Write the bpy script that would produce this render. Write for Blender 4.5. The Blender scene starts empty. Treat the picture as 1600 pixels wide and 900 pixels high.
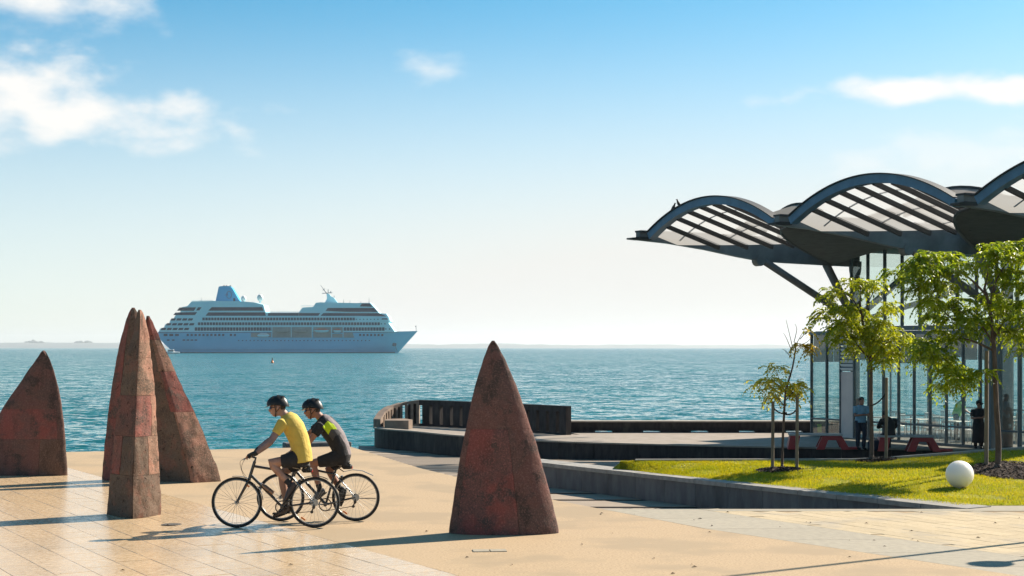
import bpy, bmesh, math, random
from mathutils import Vector, Matrix, noise
R = math.radians
PI = math.pi
random.seed(7)
SC = bpy.context.scene
COL = SC.collection

# ------------------------------------------------------------------ camera, sky, sun, exposure
F = 2400.0          # focal length in photo pixels (1600 wide)
H = 2.47            # camera height above the plaza
HOR = 543.0         # horizon row in the photo
cam = bpy.data.cameras.new('camera')
cam.sensor_width = 36.0
cam.lens = 36.0 * F / 1600.0
cam.shift_y = (HOR - 450.0) / 1600.0
cam.clip_start = 0.5
cam.clip_end = 60000
camo = bpy.data.objects.new('camera', cam)
COL.objects.link(camo)
camo.location = (0, 0, H)
camo.rotation_euler = (R(90), 0, 0)
SC.camera = camo

SUN_AZ = math.atan2(1.45, 1.0)     # from +Y towards +X
SUN_EL = R(35)
world = bpy.data.worlds.new('World')
SC.world = world
world.use_nodes = True


def build_world():
    nt = world.node_tree
    N, L = nt.nodes, nt.links
    N.clear()
    out = N.new('ShaderNodeOutputWorld')
    bg = N.new('ShaderNodeBackground')
    bg.inputs['Strength'].default_value = 0.074
    tc = N.new('ShaderNodeTexCoord')
    sky = N.new('ShaderNodeTexSky')
    sky.sky_type = 'NISHITA'
    sky.sun_disc = False
    sky.sun_elevation = SUN_EL
    sky.sun_rotation = SUN_AZ
    sky.altitude = 0
    sky.air_density = 1.0
    sky.dust_density = 0.6
    sky.ozone_density = 3.0
    # clear, steep marine gradient: the pale haze band is low over the horizon
    mul = N.new('ShaderNodeVectorMath'); mul.operation = 'MULTIPLY'
    mul.inputs[1].default_value = (1, 1, 2.0)
    nrm = N.new('ShaderNodeVectorMath'); nrm.operation = 'NORMALIZE'
    L.new(tc.outputs['Generated'], mul.inputs[0]); L.new(mul.outputs[0], nrm.inputs[0])
    L.new(nrm.outputs[0], sky.inputs[0])
    hs = N.new('ShaderNodeHueSaturation')
    hs.inputs['Saturation'].default_value = 1.3
    hs.inputs['Hue'].default_value = 0.49
    L.new(sky.outputs[0], hs.inputs['Color'])
    tn = N.new('ShaderNodeMixRGB'); tn.blend_type = 'MULTIPLY'; tn.inputs['Fac'].default_value = 1.0
    tn.inputs['Color2'].default_value = (0.98, 1.23, 1.03, 1)
    L.new(hs.outputs[0], tn.inputs['Color1'])
    base = tn.outputs[0]
    sep = N.new('ShaderNodeSeparateXYZ'); L.new(tc.outputs['Generated'], sep.inputs[0])
    # thin white sea haze close to the horizon
    mr0 = N.new('ShaderNodeMapRange'); mr0.interpolation_type = 'SMOOTHSTEP'
    mr0.inputs['From Min'].default_value = 0.02; mr0.inputs['From Max'].default_value = 0.245
    mr0.inputs['To Min'].default_value = 1.0; mr0.inputs['To Max'].default_value = 0.0
    L.new(sep.outputs['Z'], mr0.inputs['Value'])
    dt = N.new('ShaderNodeVectorMath'); dt.operation = 'DOT_PRODUCT'
    dt.inputs[1].default_value = (math.sin(SUN_AZ), math.cos(SUN_AZ), 0)
    L.new(tc.outputs['Generated'], dt.inputs[0])
    gl = N.new('ShaderNodeMapRange'); gl.interpolation_type = 'SMOOTHSTEP'
    gl.inputs['From Min'].default_value = 0.1; gl.inputs['From Max'].default_value = 1.0
    gl.inputs['To Min'].default_value = 0.78; gl.inputs['To Max'].default_value = 1.3
    L.new(dt.outputs['Value'], gl.inputs['Value'])
    hz = N.new('ShaderNodeMath'); hz.operation = 'MULTIPLY'; hz.use_clamp = True
    L.new(mr0.outputs[0], hz.inputs[0]); L.new(gl.outputs[0], hz.inputs[1])
    mx0 = N.new('ShaderNodeMixRGB'); mx0.inputs['Color2'].default_value = (5.2, 5.2, 5.0, 1)
    L.new(hz.outputs[0], mx0.inputs['Fac']); L.new(base, mx0.inputs['Color1'])
    base = mx0.outputs[0]
    # clouds
    nz = N.new('ShaderNodeTexNoise'); nz.inputs['Scale'].default_value = 26
    nz.inputs['Detail'].default_value = 7; nz.inputs['Roughness'].default_value = 0.5
    mp = N.new('ShaderNodeMapping'); mp.inputs['Scale'].default_value = (1, 1, 2.0)
    L.new(tc.outputs['Generated'], mp.inputs['Vector']); L.new(mp.outputs[0], nz.inputs['Vector'])
    total = None

    def madd(a, b, op='ADD'):
        m = N.new('ShaderNodeMath'); m.operation = op
        for i, v in enumerate((a, b)):
            if isinstance(v, (int, float)): m.inputs[i].default_value = v
            else: L.new(v, m.inputs[i])
        return m.outputs[0]

    def cloud(px, py, wx, wz, amp, dens, soft=1.5):
        nonlocal total
        d = Vector(((px - 800) / F, 1, (HOR - py) / F)).normalized()
        sub = N.new('ShaderNodeVectorMath'); sub.operation = 'SUBTRACT'
        sub.inputs[1].default_value = d
        L.new(tc.outputs['Generated'], sub.inputs[0])
        sc = N.new('ShaderNodeVectorMath'); sc.operation = 'MULTIPLY'
        sc.inputs[1].default_value = (F / wx, 1.0, F / wz)
        L.new(sub.outputs[0], sc.inputs[0])
        ln = N.new('ShaderNodeVectorMath'); ln.operation = 'LENGTH'
        L.new(sc.outputs[0], ln.inputs[0])
        v = madd(madd(1.0, ln.outputs['Value'], 'SUBTRACT'), madd(madd(nz.outputs['Fac'], 0.5, 'SUBTRACT'), amp, 'MULTIPLY'))
        mr = N.new('ShaderNodeMapRange'); mr.interpolation_type = 'SMOOTHSTEP'
        mr.inputs['From Min'].default_value = 0.0; mr.inputs['From Max'].default_value = soft
        mr.inputs['To Max'].default_value = dens
        L.new(v, mr.inputs['Value'])
        total = mr.outputs[0] if total is None else madd(total, mr.outputs[0], 'MAXIMUM')

    cloud(30, 130, 170, 72, 2.8, 1.0, 1.2)
    cloud(130, 184, 270, 56, 2.4, 1.0, 1.1)
    cloud(0, 185, 190, 55, 2.6, 0.9)
    cloud(40, -4, 220, 60, 2.6, 1.0)
    cloud(672, 106, 75, 26, 3.4, 0.6)
    cloud(1440, 140, 200, 28, 1.7, 1.0, 0.8)
    cloud(1600, 138, 200, 27, 1.7, 1.0, 0.8)
    cloud(1180, 158, 40, 14, 3.0, 0.35)
    cloud(1560, 240, 330, 40, 3.0, 0.35, 0.9)
    # the same kind of scattered cloud goes on over the rest of the sky
    nz2 = N.new('ShaderNodeTexNoise'); nz2.inputs['Scale'].default_value = 5.0
    nz2.inputs['Detail'].default_value = 8; nz2.inputs['Roughness'].default_value = 0.55
    L.new(mp.outputs[0], nz2.inputs['Vector'])
    mr2 = N.new('ShaderNodeMapRange'); mr2.interpolation_type = 'SMOOTHSTEP'
    mr2.inputs['From Min'].default_value = 0.58; mr2.inputs['From Max'].default_value = 0.72
    mr2.inputs['To Max'].default_value = 0.85
    L.new(nz2.outputs['Fac'], mr2.inputs['Value'])
    mr3 = N.new('ShaderNodeMapRange'); mr3.interpolation_type = 'SMOOTHSTEP'
    mr3.inputs['From Min'].default_value = 0.24; mr3.inputs['From Max'].default_value = 0.36
    L.new(sep.outputs['Z'], mr3.inputs['Value'])
    total = madd(total, madd(mr2.outputs[0], mr3.outputs[0], 'MULTIPLY'), 'MAXIMUM')
    mx = N.new('ShaderNodeMixRGB'); mx.inputs['Color2'].default_value = (6.1, 6.0, 5.8, 1)
    L.new(total, mx.inputs['Fac']); L.new(base, mx.inputs['Color1'])
    L.new(mx.outputs[0], bg.inputs['Color'])
    L.new(bg.outputs[0], out.inputs[0])


build_world()
sun = bpy.data.lights.new('sun', 'SUN')
sun.energy = 5.0
sun.angle = R(0.5)
sun.color = (1.0, 0.90, 0.76)
suno = bpy.data.objects.new('sun', sun)
COL.objects.link(suno)
SDIR = Vector((math.sin(SUN_AZ) * math.cos(SUN_EL), math.cos(SUN_AZ) * math.cos(SUN_EL), math.sin(SUN_EL)))
suno.rotation_euler = SDIR.to_track_quat('Z', 'Y').to_euler()
suno.location = (20, 10, 30)
SC.view_settings.view_transform = 'Standard'
SC.view_settings.look = 'None'
SC.view_settings.exposure = 1.18
SC.view_settings.gamma = 1.0
SC.view_settings.use_curve_mapping = False
SC.cycles.use_denoising = True
SC.cycles.max_bounces = 8
SC.cycles.transparent_max_bounces = 24
SC.cycles.volume_bounces = 0
SC.cycles.sample_clamp_indirect = 6.0
SC.cycles.caustics_reflective = False
SC.cycles.caustics_refractive = False


# ------------------------------------------------------------------ helpers
def at(px, py, D):
    """world point seen at photo pixel (px, py) at distance D"""
    return Vector(((px - 800) / F * D, D, H - (py - HOR) / F * D))


def onz(px, py, z=0.0):
    return at(px, py, F * (H - z) / (py - HOR))


def tag(o, label=None, cat=None, group=None, kind=None):
    if label: o['label'] = label
    if cat: o['category'] = cat
    if group: o['group'] = group
    if kind: o['kind'] = kind
    return o


def thing(name, label, cat, loc=(0, 0, 0), rz=0.0, group=None):
    o = bpy.data.objects.new(name, None)
    o.empty_display_size = 0.2
    COL.objects.link(o)
    o.location = loc
    o.rotation_euler = (0, 0, rz)
    return tag(o, label, cat, group)


def root_loc(p):
    while p is not None and p.parent is not None:
        p = p.parent
    return Vector(p.location) if p is not None else Vector((0, 0, 0))


def link_mesh(name, me, parent=None):
    o = bpy.data.objects.new(name, me)
    COL.objects.link(o)
    if parent is not None: o.parent = parent
    return o


class MB:
    """collects shapes, builds one mesh object. Coordinates are world unless local=True at build."""
    def __init__(s):
        s.v = []; s.f = []; s.m = []; s.cur = 0

    def add(s, vs, fs):
        b = len(s.v)
        s.v.extend([tuple(x) for x in vs])
        for f in fs:
            s.f.append(tuple(b + i for i in f)); s.m.append(s.cur)
        return s

    def box(s, c, size, rz=0.0):
        hx, hy, hz = size[0] / 2, size[1] / 2, size[2] / 2
        ca, sa = math.cos(rz), math.sin(rz)
        vs = []
        for z in (-hz, hz):
            for x, y in ((-hx, -hy), (hx, -hy), (hx, hy), (-hx, hy)):
                vs.append((c[0] + x * ca - y * sa, c[1] + x * sa + y * ca, c[2] + z))
        return s.add(vs, [(3, 2, 1, 0), (4, 5, 6, 7), (0, 1, 5, 4), (1, 2, 6, 5), (2, 3, 7, 6), (3, 0, 4, 7)])

    def bbox(s, c, size, rz=0.0, bev=0.01):
        """box with bevelled edges all round"""
        bm = bmesh.new()
        bmesh.ops.create_cube(bm, size=1)
        for v in bm.verts: v.co = Vector((v.co.x * size[0], v.co.y * size[1], v.co.z * size[2]))
        bmesh.ops.bevel(bm, geom=list(bm.edges), offset=bev, segments=1, affect='EDGES')
        M = Matrix.Translation(Vector(c)) @ Matrix.Rotation(rz, 4, 'Z')
        bm.verts.index_update()
        s.add([M @ v.co for v in bm.verts], [[v.index for v in f.verts] for f in bm.faces])
        bm.free()
        return s

    def beam(s, a, b, w, h, up=(0, 0, 1)):
        a, b = Vector(a), Vector(b)
        d = (b - a).normalized()
        side = d.cross(Vector(up))
        if side.length < 1e-4: side = d.cross(Vector((1, 0, 0)))
        side.normalize(); u = side.cross(d).normalized()
        vs = []
        for p in (a, b):
            for i, j in ((-1, -1), (1, -1), (1, 1), (-1, 1)):
                vs.append(p + side * (i * w / 2) + u * (j * h / 2))
        return s.add(vs, [(0, 1, 2, 3), (7, 6, 5, 4), (0, 4, 5, 1), (1, 5, 6, 2), (2, 6, 7, 3), (3, 7, 4, 0)])

    def tube(s, pts, rad, n=8, cap=True, closed=False):
        pts = [Vector(p) for p in pts]
        if not isinstance(rad, (list, tuple)): rad = [rad] * len(pts)
        k = len(pts)
        ref = Vector((0, 0, 1))
        d0 = (pts[1] - pts[0]).normalized()
        if abs(d0.dot(ref)) > 0.9: ref = Vector((0, 1, 0))
        vs = []
        nrm = (ref - d0 * ref.dot(d0)).normalized()
        for i, p in enumerate(pts):
            if closed: d = (pts[(i + 1) % k] - pts[i - 1])
            elif i == 0: d = pts[1] - p
            elif i == k - 1: d = p - pts[i - 1]
            else: d = pts[i + 1] - pts[i - 1]
            d.normalize()
            nrm = (nrm - d * nrm.dot(d))
            if nrm.length < 1e-5: nrm = d.orthogonal()
            nrm.normalize()
            bn = d.cross(nrm)
            for j in range(n):
                a = 2 * PI * j / n
                vs.append(p + (nrm * math.cos(a) + bn * math.sin(a)) * rad[i])
        fs = []
        for i in range(k if closed else k - 1):
            i2 = (i + 1) % k
            for j in range(n):
                j2 = (j + 1) % n
                fs.append((i * n + j, i * n + j2, i2 * n + j2, i2 * n + j))
        if cap and not closed:
            fs.append(tuple(range(n - 1, -1, -1)))
            fs.append(tuple((k - 1) * n + j for j in range(n)))
        return s.add(vs, fs)

    def loft(s, st, n=14, side=(0, 1, 0)):
        """stations (point, in-plane radius, lateral radius); closed rounded ends"""
        P = [Vector(a[0]) for a in st]
        k = len(P)
        side = Vector(side)
        vs = []
        for i, a in enumerate(st):
            d = (P[min(i + 1, k - 1)] - P[max(i - 1, 0)]).normalized()
            sd = (side - d * side.dot(d)).normalized()
            up = d.cross(sd)
            for j in range(n):
                t = 2 * PI * j / n
                vs.append(P[i] + up * (math.cos(t) * a[1]) + sd * (math.sin(t) * a[2]))
        fs = []
        for i in range(k - 1):
            for j in range(n):
                j2 = (j + 1) % n
                fs.append((i * n + j, i * n + j2, (i + 1) * n + j2, (i + 1) * n + j))
        fs.append(tuple(range(n - 1, -1, -1)))
        fs.append(tuple((k - 1) * n + j for j in range(n)))
        return s.add(vs, fs)

    def ball(s, c, r, nu=14, nv=9):
        if not isinstance(r, (list, tuple)): r = (r, r, r)
        c = Vector(c)
        vs = [c + Vector((0, 0, -r[2]))]
        for i in range(1, nv):
            a = -PI / 2 + PI * i / nv
            for j in range(nu):
                b = 2 * PI * j / nu
                vs.append(c + Vector((math.cos(a) * math.cos(b) * r[0], math.cos(a) * math.sin(b) * r[1], math.sin(a) * r[2])))
        vs.append(c + Vector((0, 0, r[2])))
        fs = []
        for j in range(nu): fs.append((0, 1 + (j + 1) % nu, 1 + j))
        for i in range(nv - 2):
            for j in range(nu):
                a = 1 + i * nu + j; b = 1 + i * nu + (j + 1) % nu
                fs.append((a, b, b + nu, a + nu))
        t = len(vs) - 1; o = 1 + (nv - 2) * nu
        for j in range(nu): fs.append((o + j, o + (j + 1) % nu, t))
        return s.add(vs, fs)

    def prism(s, poly, vec):
        """closed polygon of 3D points swept along vec"""
        n = len(poly)
        poly = [Vector(p) for p in poly]; vec = Vector(vec)
        nn = Vector((0, 0, 0))
        for i in range(n): nn += poly[i].cross(poly[(i + 1) % n])
        if nn.dot(vec) < 0: poly = poly[::-1]
        vs = poly + [p + vec for p in poly]
        fs = [tuple(range(n - 1, -1, -1)), tuple(range(n, 2 * n))]
        for i in range(n):
            j = (i + 1) % n
            fs.append((i, j, n + j, n + i))
        return s.add(vs, fs)

    def grid(s, fn, nu, nv):
        vs = [fn(i / nu, j / nv) for j in range(nv + 1) for i in range(nu + 1)]
        fs = []
        for j in range(nv):
            for i in range(nu):
                a = j * (nu + 1) + i
                fs.append((a, a + 1, a + nu + 2, a + nu + 1))
        return s.add(vs, fs)

    def mesh(s, name, mats, origin=(0, 0, 0), smooth=False, angle=None):
        me = bpy.data.meshes.new(name)
        o = Vector(origin)
        me.from_pydata([tuple(Vector(v) - o) for v in s.v], [], s.f)
        if not isinstance(mats, (list, tuple)): mats = [mats]
        for m in mats: me.materials.append(m)
        if len(mats) > 1: me.polygons.foreach_set('material_index', s.m)
        if smooth: me.polygons.foreach_set('use_smooth', [True] * len(s.f))
        me.update()
        if smooth and angle: me.set_sharp_from_angle(angle=R(angle))
        return me

    def build(s, name, mats, parent=None, smooth=False, angle=None, local=False):
        o = Vector((0, 0, 0)) if local else root_loc(parent)
        return link_mesh(name, s.mesh(name, mats, o, smooth, angle), parent)


def solo(name, mb, mats, base, label, cat, group=None, kind=None, smooth=False, angle=None):
    """a top-level thing that is one mesh; base = its origin"""
    o = link_mesh(name, mb.mesh(name, mats, base, smooth, angle))
    o.location = base
    return tag(o, label, cat, group, kind)


def copy_tree(o, parent=None):
    c = o.copy()
    COL.objects.link(c)
    if parent is not None: c.parent = parent
    for ch in [x for x in KIDS.get(o.name, [])]:
        copy_tree(ch, c)
    return c


KIDS = {}


def index_kids(root):
    KIDS[root.name] = list(root.children)
    for c in root.children: index_kids(c)


# ------------------------------------------------------------------ materials
ALB = 0.78      # all paint and stone colours below were mixed for a sunnier exposure


def new_mat(name):
    m = bpy.data.materials.new(name)
    m.use_nodes = True
    nt = m.node_tree
    b = nt.nodes['Principled BSDF']
    return m, nt.nodes, nt.links, b


def mat(name, col, rough=0.6, var=None, scale=4.0, detail=6.0, lo=0.35, hi=0.65, var2=None, scale2=1.0, lo2=0.45, hi2=0.6,
        bump=0.0, bscale=40.0, bdist=0.01, piece=0.0, metal=0.0, spec=0.5, coords='Object', stretch=(1, 1, 1), rvar=0.0, spots=None,
        sscale=60, coat=0.0):
    """principled material with noise colour variation, relief and per-piece variation"""
    m, N, L, b = new_mat(name)
    b.inputs['Roughness'].default_value = rough
    b.inputs['Metallic'].default_value = metal
    b.inputs['Specular IOR Level'].default_value = spec
    b.inputs['Coat Weight'].default_value = coat
    c4 = lambda c: (c[0] * ALB, c[1] * ALB, c[2] * ALB, 1)
    if coords == 'World':
        g = N.new('ShaderNodeNewGeometry'); vec = g.outputs['Position']
    else:
        g = N.new('ShaderNodeTexCoord'); vec = g.outputs['Object']
    mp = N.new('ShaderNodeMapping'); mp.inputs['Scale'].default_value = stretch
    L.new(vec, mp.inputs['Vector']); vec = mp.outputs[0]

    def nz(sc, det=6.0, rg=0.6):
        t = N.new('ShaderNodeTexNoise'); t.inputs['Scale'].default_value = sc
        t.inputs['Detail'].default_value = det; t.inputs['Roughness'].default_value = rg
        L.new(vec, t.inputs['Vector']); return t.outputs['Fac']

    def rng(v, a, c, t0=0.0, t1=1.0):
        r = N.new('ShaderNodeMapRange'); r.interpolation_type = 'SMOOTHSTEP'
        r.inputs['From Min'].default_value = a; r.inputs['From Max'].default_value = c
        r.inputs['To Min'].default_value = t0; r.inputs['To Max'].default_value = t1
        L.new(v, r.inputs['Value']); return r.outputs[0]

    cur = None

    def mix(fac, c2):
        nonlocal cur
        x = N.new('ShaderNodeMixRGB')
        if cur is None: x.inputs['Color1'].default_value = c4(col)
        else: L.new(cur, x.inputs['Color1'])
        x.inputs['Color2'].default_value = c4(c2)
        L.new(fac, x.inputs['Fac']); cur = x.outputs[0]
    if var: mix(rng(nz(scale, detail), lo, hi), var)
    if var2: mix(rng(nz(scale2, 5.0), lo2, hi2), var2)
    if spots: mix(rng(nz(sscale, 2.0), 0.63, 0.70, 0, 0.8), spots)
    if piece:
        oi = N.new('ShaderNodeObjectInfo')
        h = N.new('ShaderNodeHueSaturation')
        r = N.new('ShaderNodeMapRange')
        r.inputs['To Min'].default_value = 1 - piece; r.inputs['To Max'].default_value = 1 + piece
        L.new(oi.outputs['Random'], r.inputs['Value']); L.new(r.outputs[0], h.inputs['Value'])
        if cur is None: h.inputs['Color'].default_value = c4(col)
        else: L.new(cur, h.inputs['Color'])
        cur = h.outputs[0]
    if cur is None: b.inputs['Base Color'].default_value = c4(col)
    else: L.new(cur, b.inputs['Base Color'])
    if rvar:
        L.new(rng(nz(scale * 1.7), 0.3, 0.7, max(0.02, rough - rvar), min(1, rough + rvar)), b.inputs['Roughness'])
    if bump:
        bp = N.new('ShaderNodeBump'); bp.inputs['Strength'].default_value = bump
        bp.inputs['Distance'].default_value = bdist
        L.new(nz(bscale, 5.0, 0.65), bp.inputs['Height']); L.new(bp.outputs[0], b.inputs['Normal'])
    return m


def glass_mat(name, tint=(0.82, 0.9, 0.88), refl=0.08, rough=0.0, dirt=0.04):
    m, N, L, b = new_mat(name)
    N.remove(b)
    out = N['Material Output']
    tr = N.new('ShaderNodeBsdfTransparent'); tr.inputs[0].default_value = (*tint, 1)
    gl = N.new('ShaderNodeBsdfGlossy'); gl.inputs['Roughness'].default_value = rough
    df = N.new('ShaderNodeBsdfDiffuse'); df.inputs[0].default_value = (0.5, 0.52, 0.5, 1)
    fr = N.new('ShaderNodeLayerWeight'); fr.inputs['Blend'].default_value = 0.5
    pw_ = N.new('ShaderNodeMath'); pw_.operation = 'POWER'; pw_.inputs[1].default_value = 4.0
    L.new(fr.outputs['Facing'], pw_.inputs[0])
    ad = N.new('ShaderNodeMath'); ad.operation = 'MULTIPLY_ADD'; ad.inputs[1].default_value = 0.8; ad.inputs[2].default_value = refl
    L.new(pw_.outputs[0], ad.inputs[0])
    m1 = N.new('ShaderNodeMixShader'); L.new(ad.outputs[0], m1.inputs[0]); L.new(tr.outputs[0], m1.inputs[1]); L.new(gl.outputs[0], m1.inputs[2])
    m2 = N.new('ShaderNodeMixShader'); m2.inputs[0].default_value = dirt
    L.new(m1.outputs[0], m2.inputs[1]); L.new(df.outputs[0], m2.inputs[2]); L.new(m2.outputs[0], out.inputs[0])
    return m


def thin_mat(name, col, trans=0.5, col2=None, clear=0.0, scale=3.0, piece=0.0):
    """leaf or sheet: diffuse + light passing through (+ some clear view)"""
    col = tuple(c * ALB for c in col)
    if col2: col2 = tuple(c * ALB for c in col2)
    m, N, L, b = new_mat(name)
    N.remove(b)
    out = N['Material Output']
    df = N.new('ShaderNodeBsdfDiffuse'); tl = N.new('ShaderNodeBsdfTranslucent')
    gl = N.new('ShaderNodeBsdfGlossy'); gl.inputs['Roughness'].default_value = 0.35
    g = N.new('ShaderNodeNewGeometry')
    if col2:
        t = N.new('ShaderNodeTexNoise'); t.inputs['Scale'].default_value = scale; t.inputs['Detail'].default_value = 4
        L.new(g.outputs['Position'], t.inputs['Vector'])
        ad = N.new('ShaderNodeMath'); ad.operation = 'MULTIPLY_ADD'; ad.inputs[1].default_value = 0.5; 
        L.new(g.outputs['Random Per Island'], ad.inputs[0]); L.new(t.outputs['Fac'], ad.inputs[2])
        r = N.new('ShaderNodeMapRange'); r.inputs['From Min'].default_value = 0.45; r.inputs['From Max'].default_value = 1.05
        L.new(ad.outputs[0], r.inputs['Value'])
        x = N.new('ShaderNodeMixRGB'); x.inputs[1].default_value = (*col, 1); x.inputs[2].default_value = (*col2, 1)
        L.new(r.outputs[0], x.inputs[0])
        for s in (df, tl): L.new(x.outputs[0], s.inputs[0])
    else:
        for s in (df, tl): s.inputs[0].default_value = (*col, 1)
    m1 = N.new('ShaderNodeMixShader'); m1.inputs[0].default_value = trans
    L.new(df.outputs[0], m1.inputs[1]); L.new(tl.outputs[0], m1.inputs[2])
    m2 = N.new('ShaderNodeMixShader'); m2.inputs[0].default_value = 0.04
    L.new(m1.outputs[0], m2.inputs[1]); L.new(gl.outputs[0], m2.inputs[2])
    last = m2
    if clear:
        tr = N.new('ShaderNodeBsdfTransparent')
        m3 = N.new('ShaderNodeMixShader'); m3.inputs[0].default_value = clear
        L.new(m2.outputs[0], m3.inputs[1]); L.new(tr.outputs[0], m3.inputs[2]); last = m3
    L.new(last.outputs[0], out.inputs[0])
    return m


def water_mat():
    m, N, L, b = new_mat('sea_water')
    b.inputs['Roughness'].default_value = 0.10
    b.inputs['IOR'].default_value = 1.33
    g = N.new('ShaderNodeNewGeometry')
    mp = N.new('ShaderNodeMapping'); mp.inputs['Scale'].default_value = (0.75, 1.0, 1.0); mp.inputs['Rotation'].default_value = (0, 0, R(10))
    L.new(g.outputs['Position'], mp.inputs['Vector'])

    def nz(s, d, r=0.6):
        t = N.new('ShaderNodeTexNoise'); t.inputs['Scale'].default_value = s; t.inputs['Detail'].default_value = d
        t.inputs['Roughness'].default_value = r
        L.new(mp.outputs[0], t.inputs['Vector']); return t

    def slope(t, k):      # wave slopes from a noise field
        a = N.new('ShaderNodeVectorMath'); a.operation = 'SUBTRACT'; a.inputs[1].default_value = (0.5, 0.5, 0.5)
        L.new(t.outputs['Color'], a.inputs[0])
        s = N.new('ShaderNodeVectorMath'); s.operation = 'MULTIPLY'; s.inputs[1].default_value = (k * 0.7, k, 0)
        L.new(a.outputs[0], s.inputs[0]); return s.outputs[0]

    def add(p, q):
        a = N.new('ShaderNodeVectorMath'); a.operation = 'ADD'; L.new(p, a.inputs[0])
        if isinstance(q, tuple): a.inputs[1].default_value = q
        else: L.new(q, a.inputs[1])
        return a.outputs[0]
    n1, n2, n3 = nz(2.4, 3.0), nz(0.55, 3.0), nz(0.10, 2.0)
    n4 = nz(0.012, 3.0)
    v = add(add(add(slope(n1, WAVE[0]), slope(n2, WAVE[1])), slope(n3, WAVE[2])), (0, -0.15, 1.0))
    nn = N.new('ShaderNodeVectorMath'); nn.operation = 'NORMALIZE'; L.new(v, nn.inputs[0])
    L.new(nn.outputs[0], b.inputs['Normal'])
    r = N.new('ShaderNodeMapRange'); r.inputs['From Min'].default_value = 0.38; r.inputs['From Max'].default_value = 0.62
    L.new(n4.outputs['Fac'], r.inputs['Value'])
    x = N.new('ShaderNodeMixRGB'); x.inputs[1].default_value = (0.014, 0.125, 0.138, 1); x.inputs[2].default_value = (0.024, 0.155, 0.160, 1)
    L.new(r.outputs[0], x.inputs[0]); L.new(x.outputs[0], b.inputs['Base Color'])
    return m


WAVE = (2.1, 1.2, 0.42)
M = {}
M['water'] = water_mat()
M['aggregate'] = mat('exposed_aggregate_concrete', (0.54, 0.395, 0.25), 0.75, (0.41, 0.295, 0.185), 34, 4, 0.42, 0.64,
                     (0.42, 0.315, 0.205), 0.6, 0.46, 0.60, 0.12, 110, 0.004, coords='World', spots=(0.24, 0.17, 0.10), sscale=75)
M['tile'] = mat('honed_sandstone_tile', (0.68, 0.49, 0.30), 0.26, (0.62, 0.43, 0.25), 9, 6, 0.35, 0.65,
                (0.56, 0.41, 0.26), 0.6, 0.5, 0.72, 0.08, 60, 0.003, piece=0.05, coords='World', rvar=0.1)
M['bed'] = mat('mortar_bed', (0.46, 0.34, 0.215), 0.9, (0.38, 0.28, 0.18), 12, coords='World')
M['cream'] = mat('cream_paver', (0.58, 0.465, 0.31), 0.7, (0.52, 0.41, 0.265), 14, 5, 0.35, 0.65,
                 (0.42, 0.36, 0.28), 0.8, 0.5, 0.7, 0.2, 80, 0.004, piece=0.07, coords='World')
M['strip'] = mat('grey_concrete_strip', (0.44, 0.385, 0.30), 0.7, (0.38, 0.335, 0.265), 10, 6, 0.35, 0.65, bump=0.15, bscale=90, bdist=0.004, piece=0.05, coords='World')
M['tread'] = mat('timber_tread', (0.40, 0.325, 0.255), 0.7, (0.34, 0.275, 0.215), 6, 6, 0.35, 0.65, bump=0.2, bscale=60, piece=0.07, coords='World', stretch=(0.4, 3, 1))
M['recess_strip'] = mat('dark_recess_strip', (0.02, 0.017, 0.017), 0.95, spec=0.02)
M['lower'] = mat('lower_ground_concrete', (0.10, 0.09, 0.085), 0.85, (0.07, 0.065, 0.06), 5, coords='World')
M['bluestone'] = mat('grey_wall_concrete', (0.20, 0.20, 0.20), 0.75, (0.14, 0.14, 0.145), 5, 8, 0.3, 0.7, (0.10, 0.10, 0.10), 1.4, 0.52, 0.7,
                     0.3, 45, 0.006, piece=0.06, coords='World', stretch=(1, 1, 0.35))
M['coping'] = mat('wall_coping', (0.40, 0.375, 0.34), 0.7, (0.31, 0.29, 0.265), 8, bump=0.2, bscale=60, piece=0.07, coords='World')
M['darkwall'] = mat('dark_steel_wall', (0.060, 0.050, 0.050), 0.6, (0.036, 0.031, 0.032), 7, 7, 0.35, 0.65, (0.085, 0.07, 0.065), 2.0, 0.55, 0.7,
                    0.25, 30, 0.006, coords='World', stretch=(1, 1, 0.3))
M['deck'] = mat('terrace_paving', (0.40, 0.34, 0.29), 0.75, (0.33, 0.28, 0.23), 3, 6, coords='World', bump=0.1, bscale=30, piece=0.05)
M['parapet'] = mat('bastion_concrete', (0.33, 0.25, 0.195), 0.75, (0.24, 0.18, 0.145), 3, 7, coords='World', bump=0.2, bscale=25, piece=0.05)
M['grass'] = mat('lawn_soil', (0.40, 0.35, 0.012), 0.9, (0.28, 0.27, 0.008), 6, 6, 0.35, 0.65, (0.24, 0.23, 0.03), 0.9, 0.45, 0.65, 0.5, 60, 0.02, coords='World')
M['blade'] = thin_mat('grass_blade', (0.34, 0.39, 0.006), 0.55, (0.68, 0.53, 0.012), scale=1.6)
M['mulch'] = mat('bark_mulch', (0.055, 0.035, 0.025), 0.95, (0.03, 0.02, 0.015), 20, bump=0.6, bscale=40, bdist=0.02, coords='World')
M['chip'] = mat('bark_chip', (0.085, 0.05, 0.035), 0.9, (0.04, 0.025, 0.02), 8, coords='World')
M['trunk'] = mat('tree_bark', (0.15, 0.10, 0.078), 0.9, (0.08, 0.055, 0.045), 12, bump=0.5, bscale=40, bdist=0.01, coords='World', stretch=(1, 1, 0.25))
M['stake'] = mat('weathered_timber_stake', (0.27, 0.215, 0.16), 0.85, (0.18, 0.14, 0.10), 10, bump=0.3, bscale=40, coords='World', stretch=(1, 1, 0.15))
M['leaf'] = thin_mat('green_leaflet', (0.28, 0.36, 0.010), 0.6, (0.64, 0.62, 0.015), scale=2.2)
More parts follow.
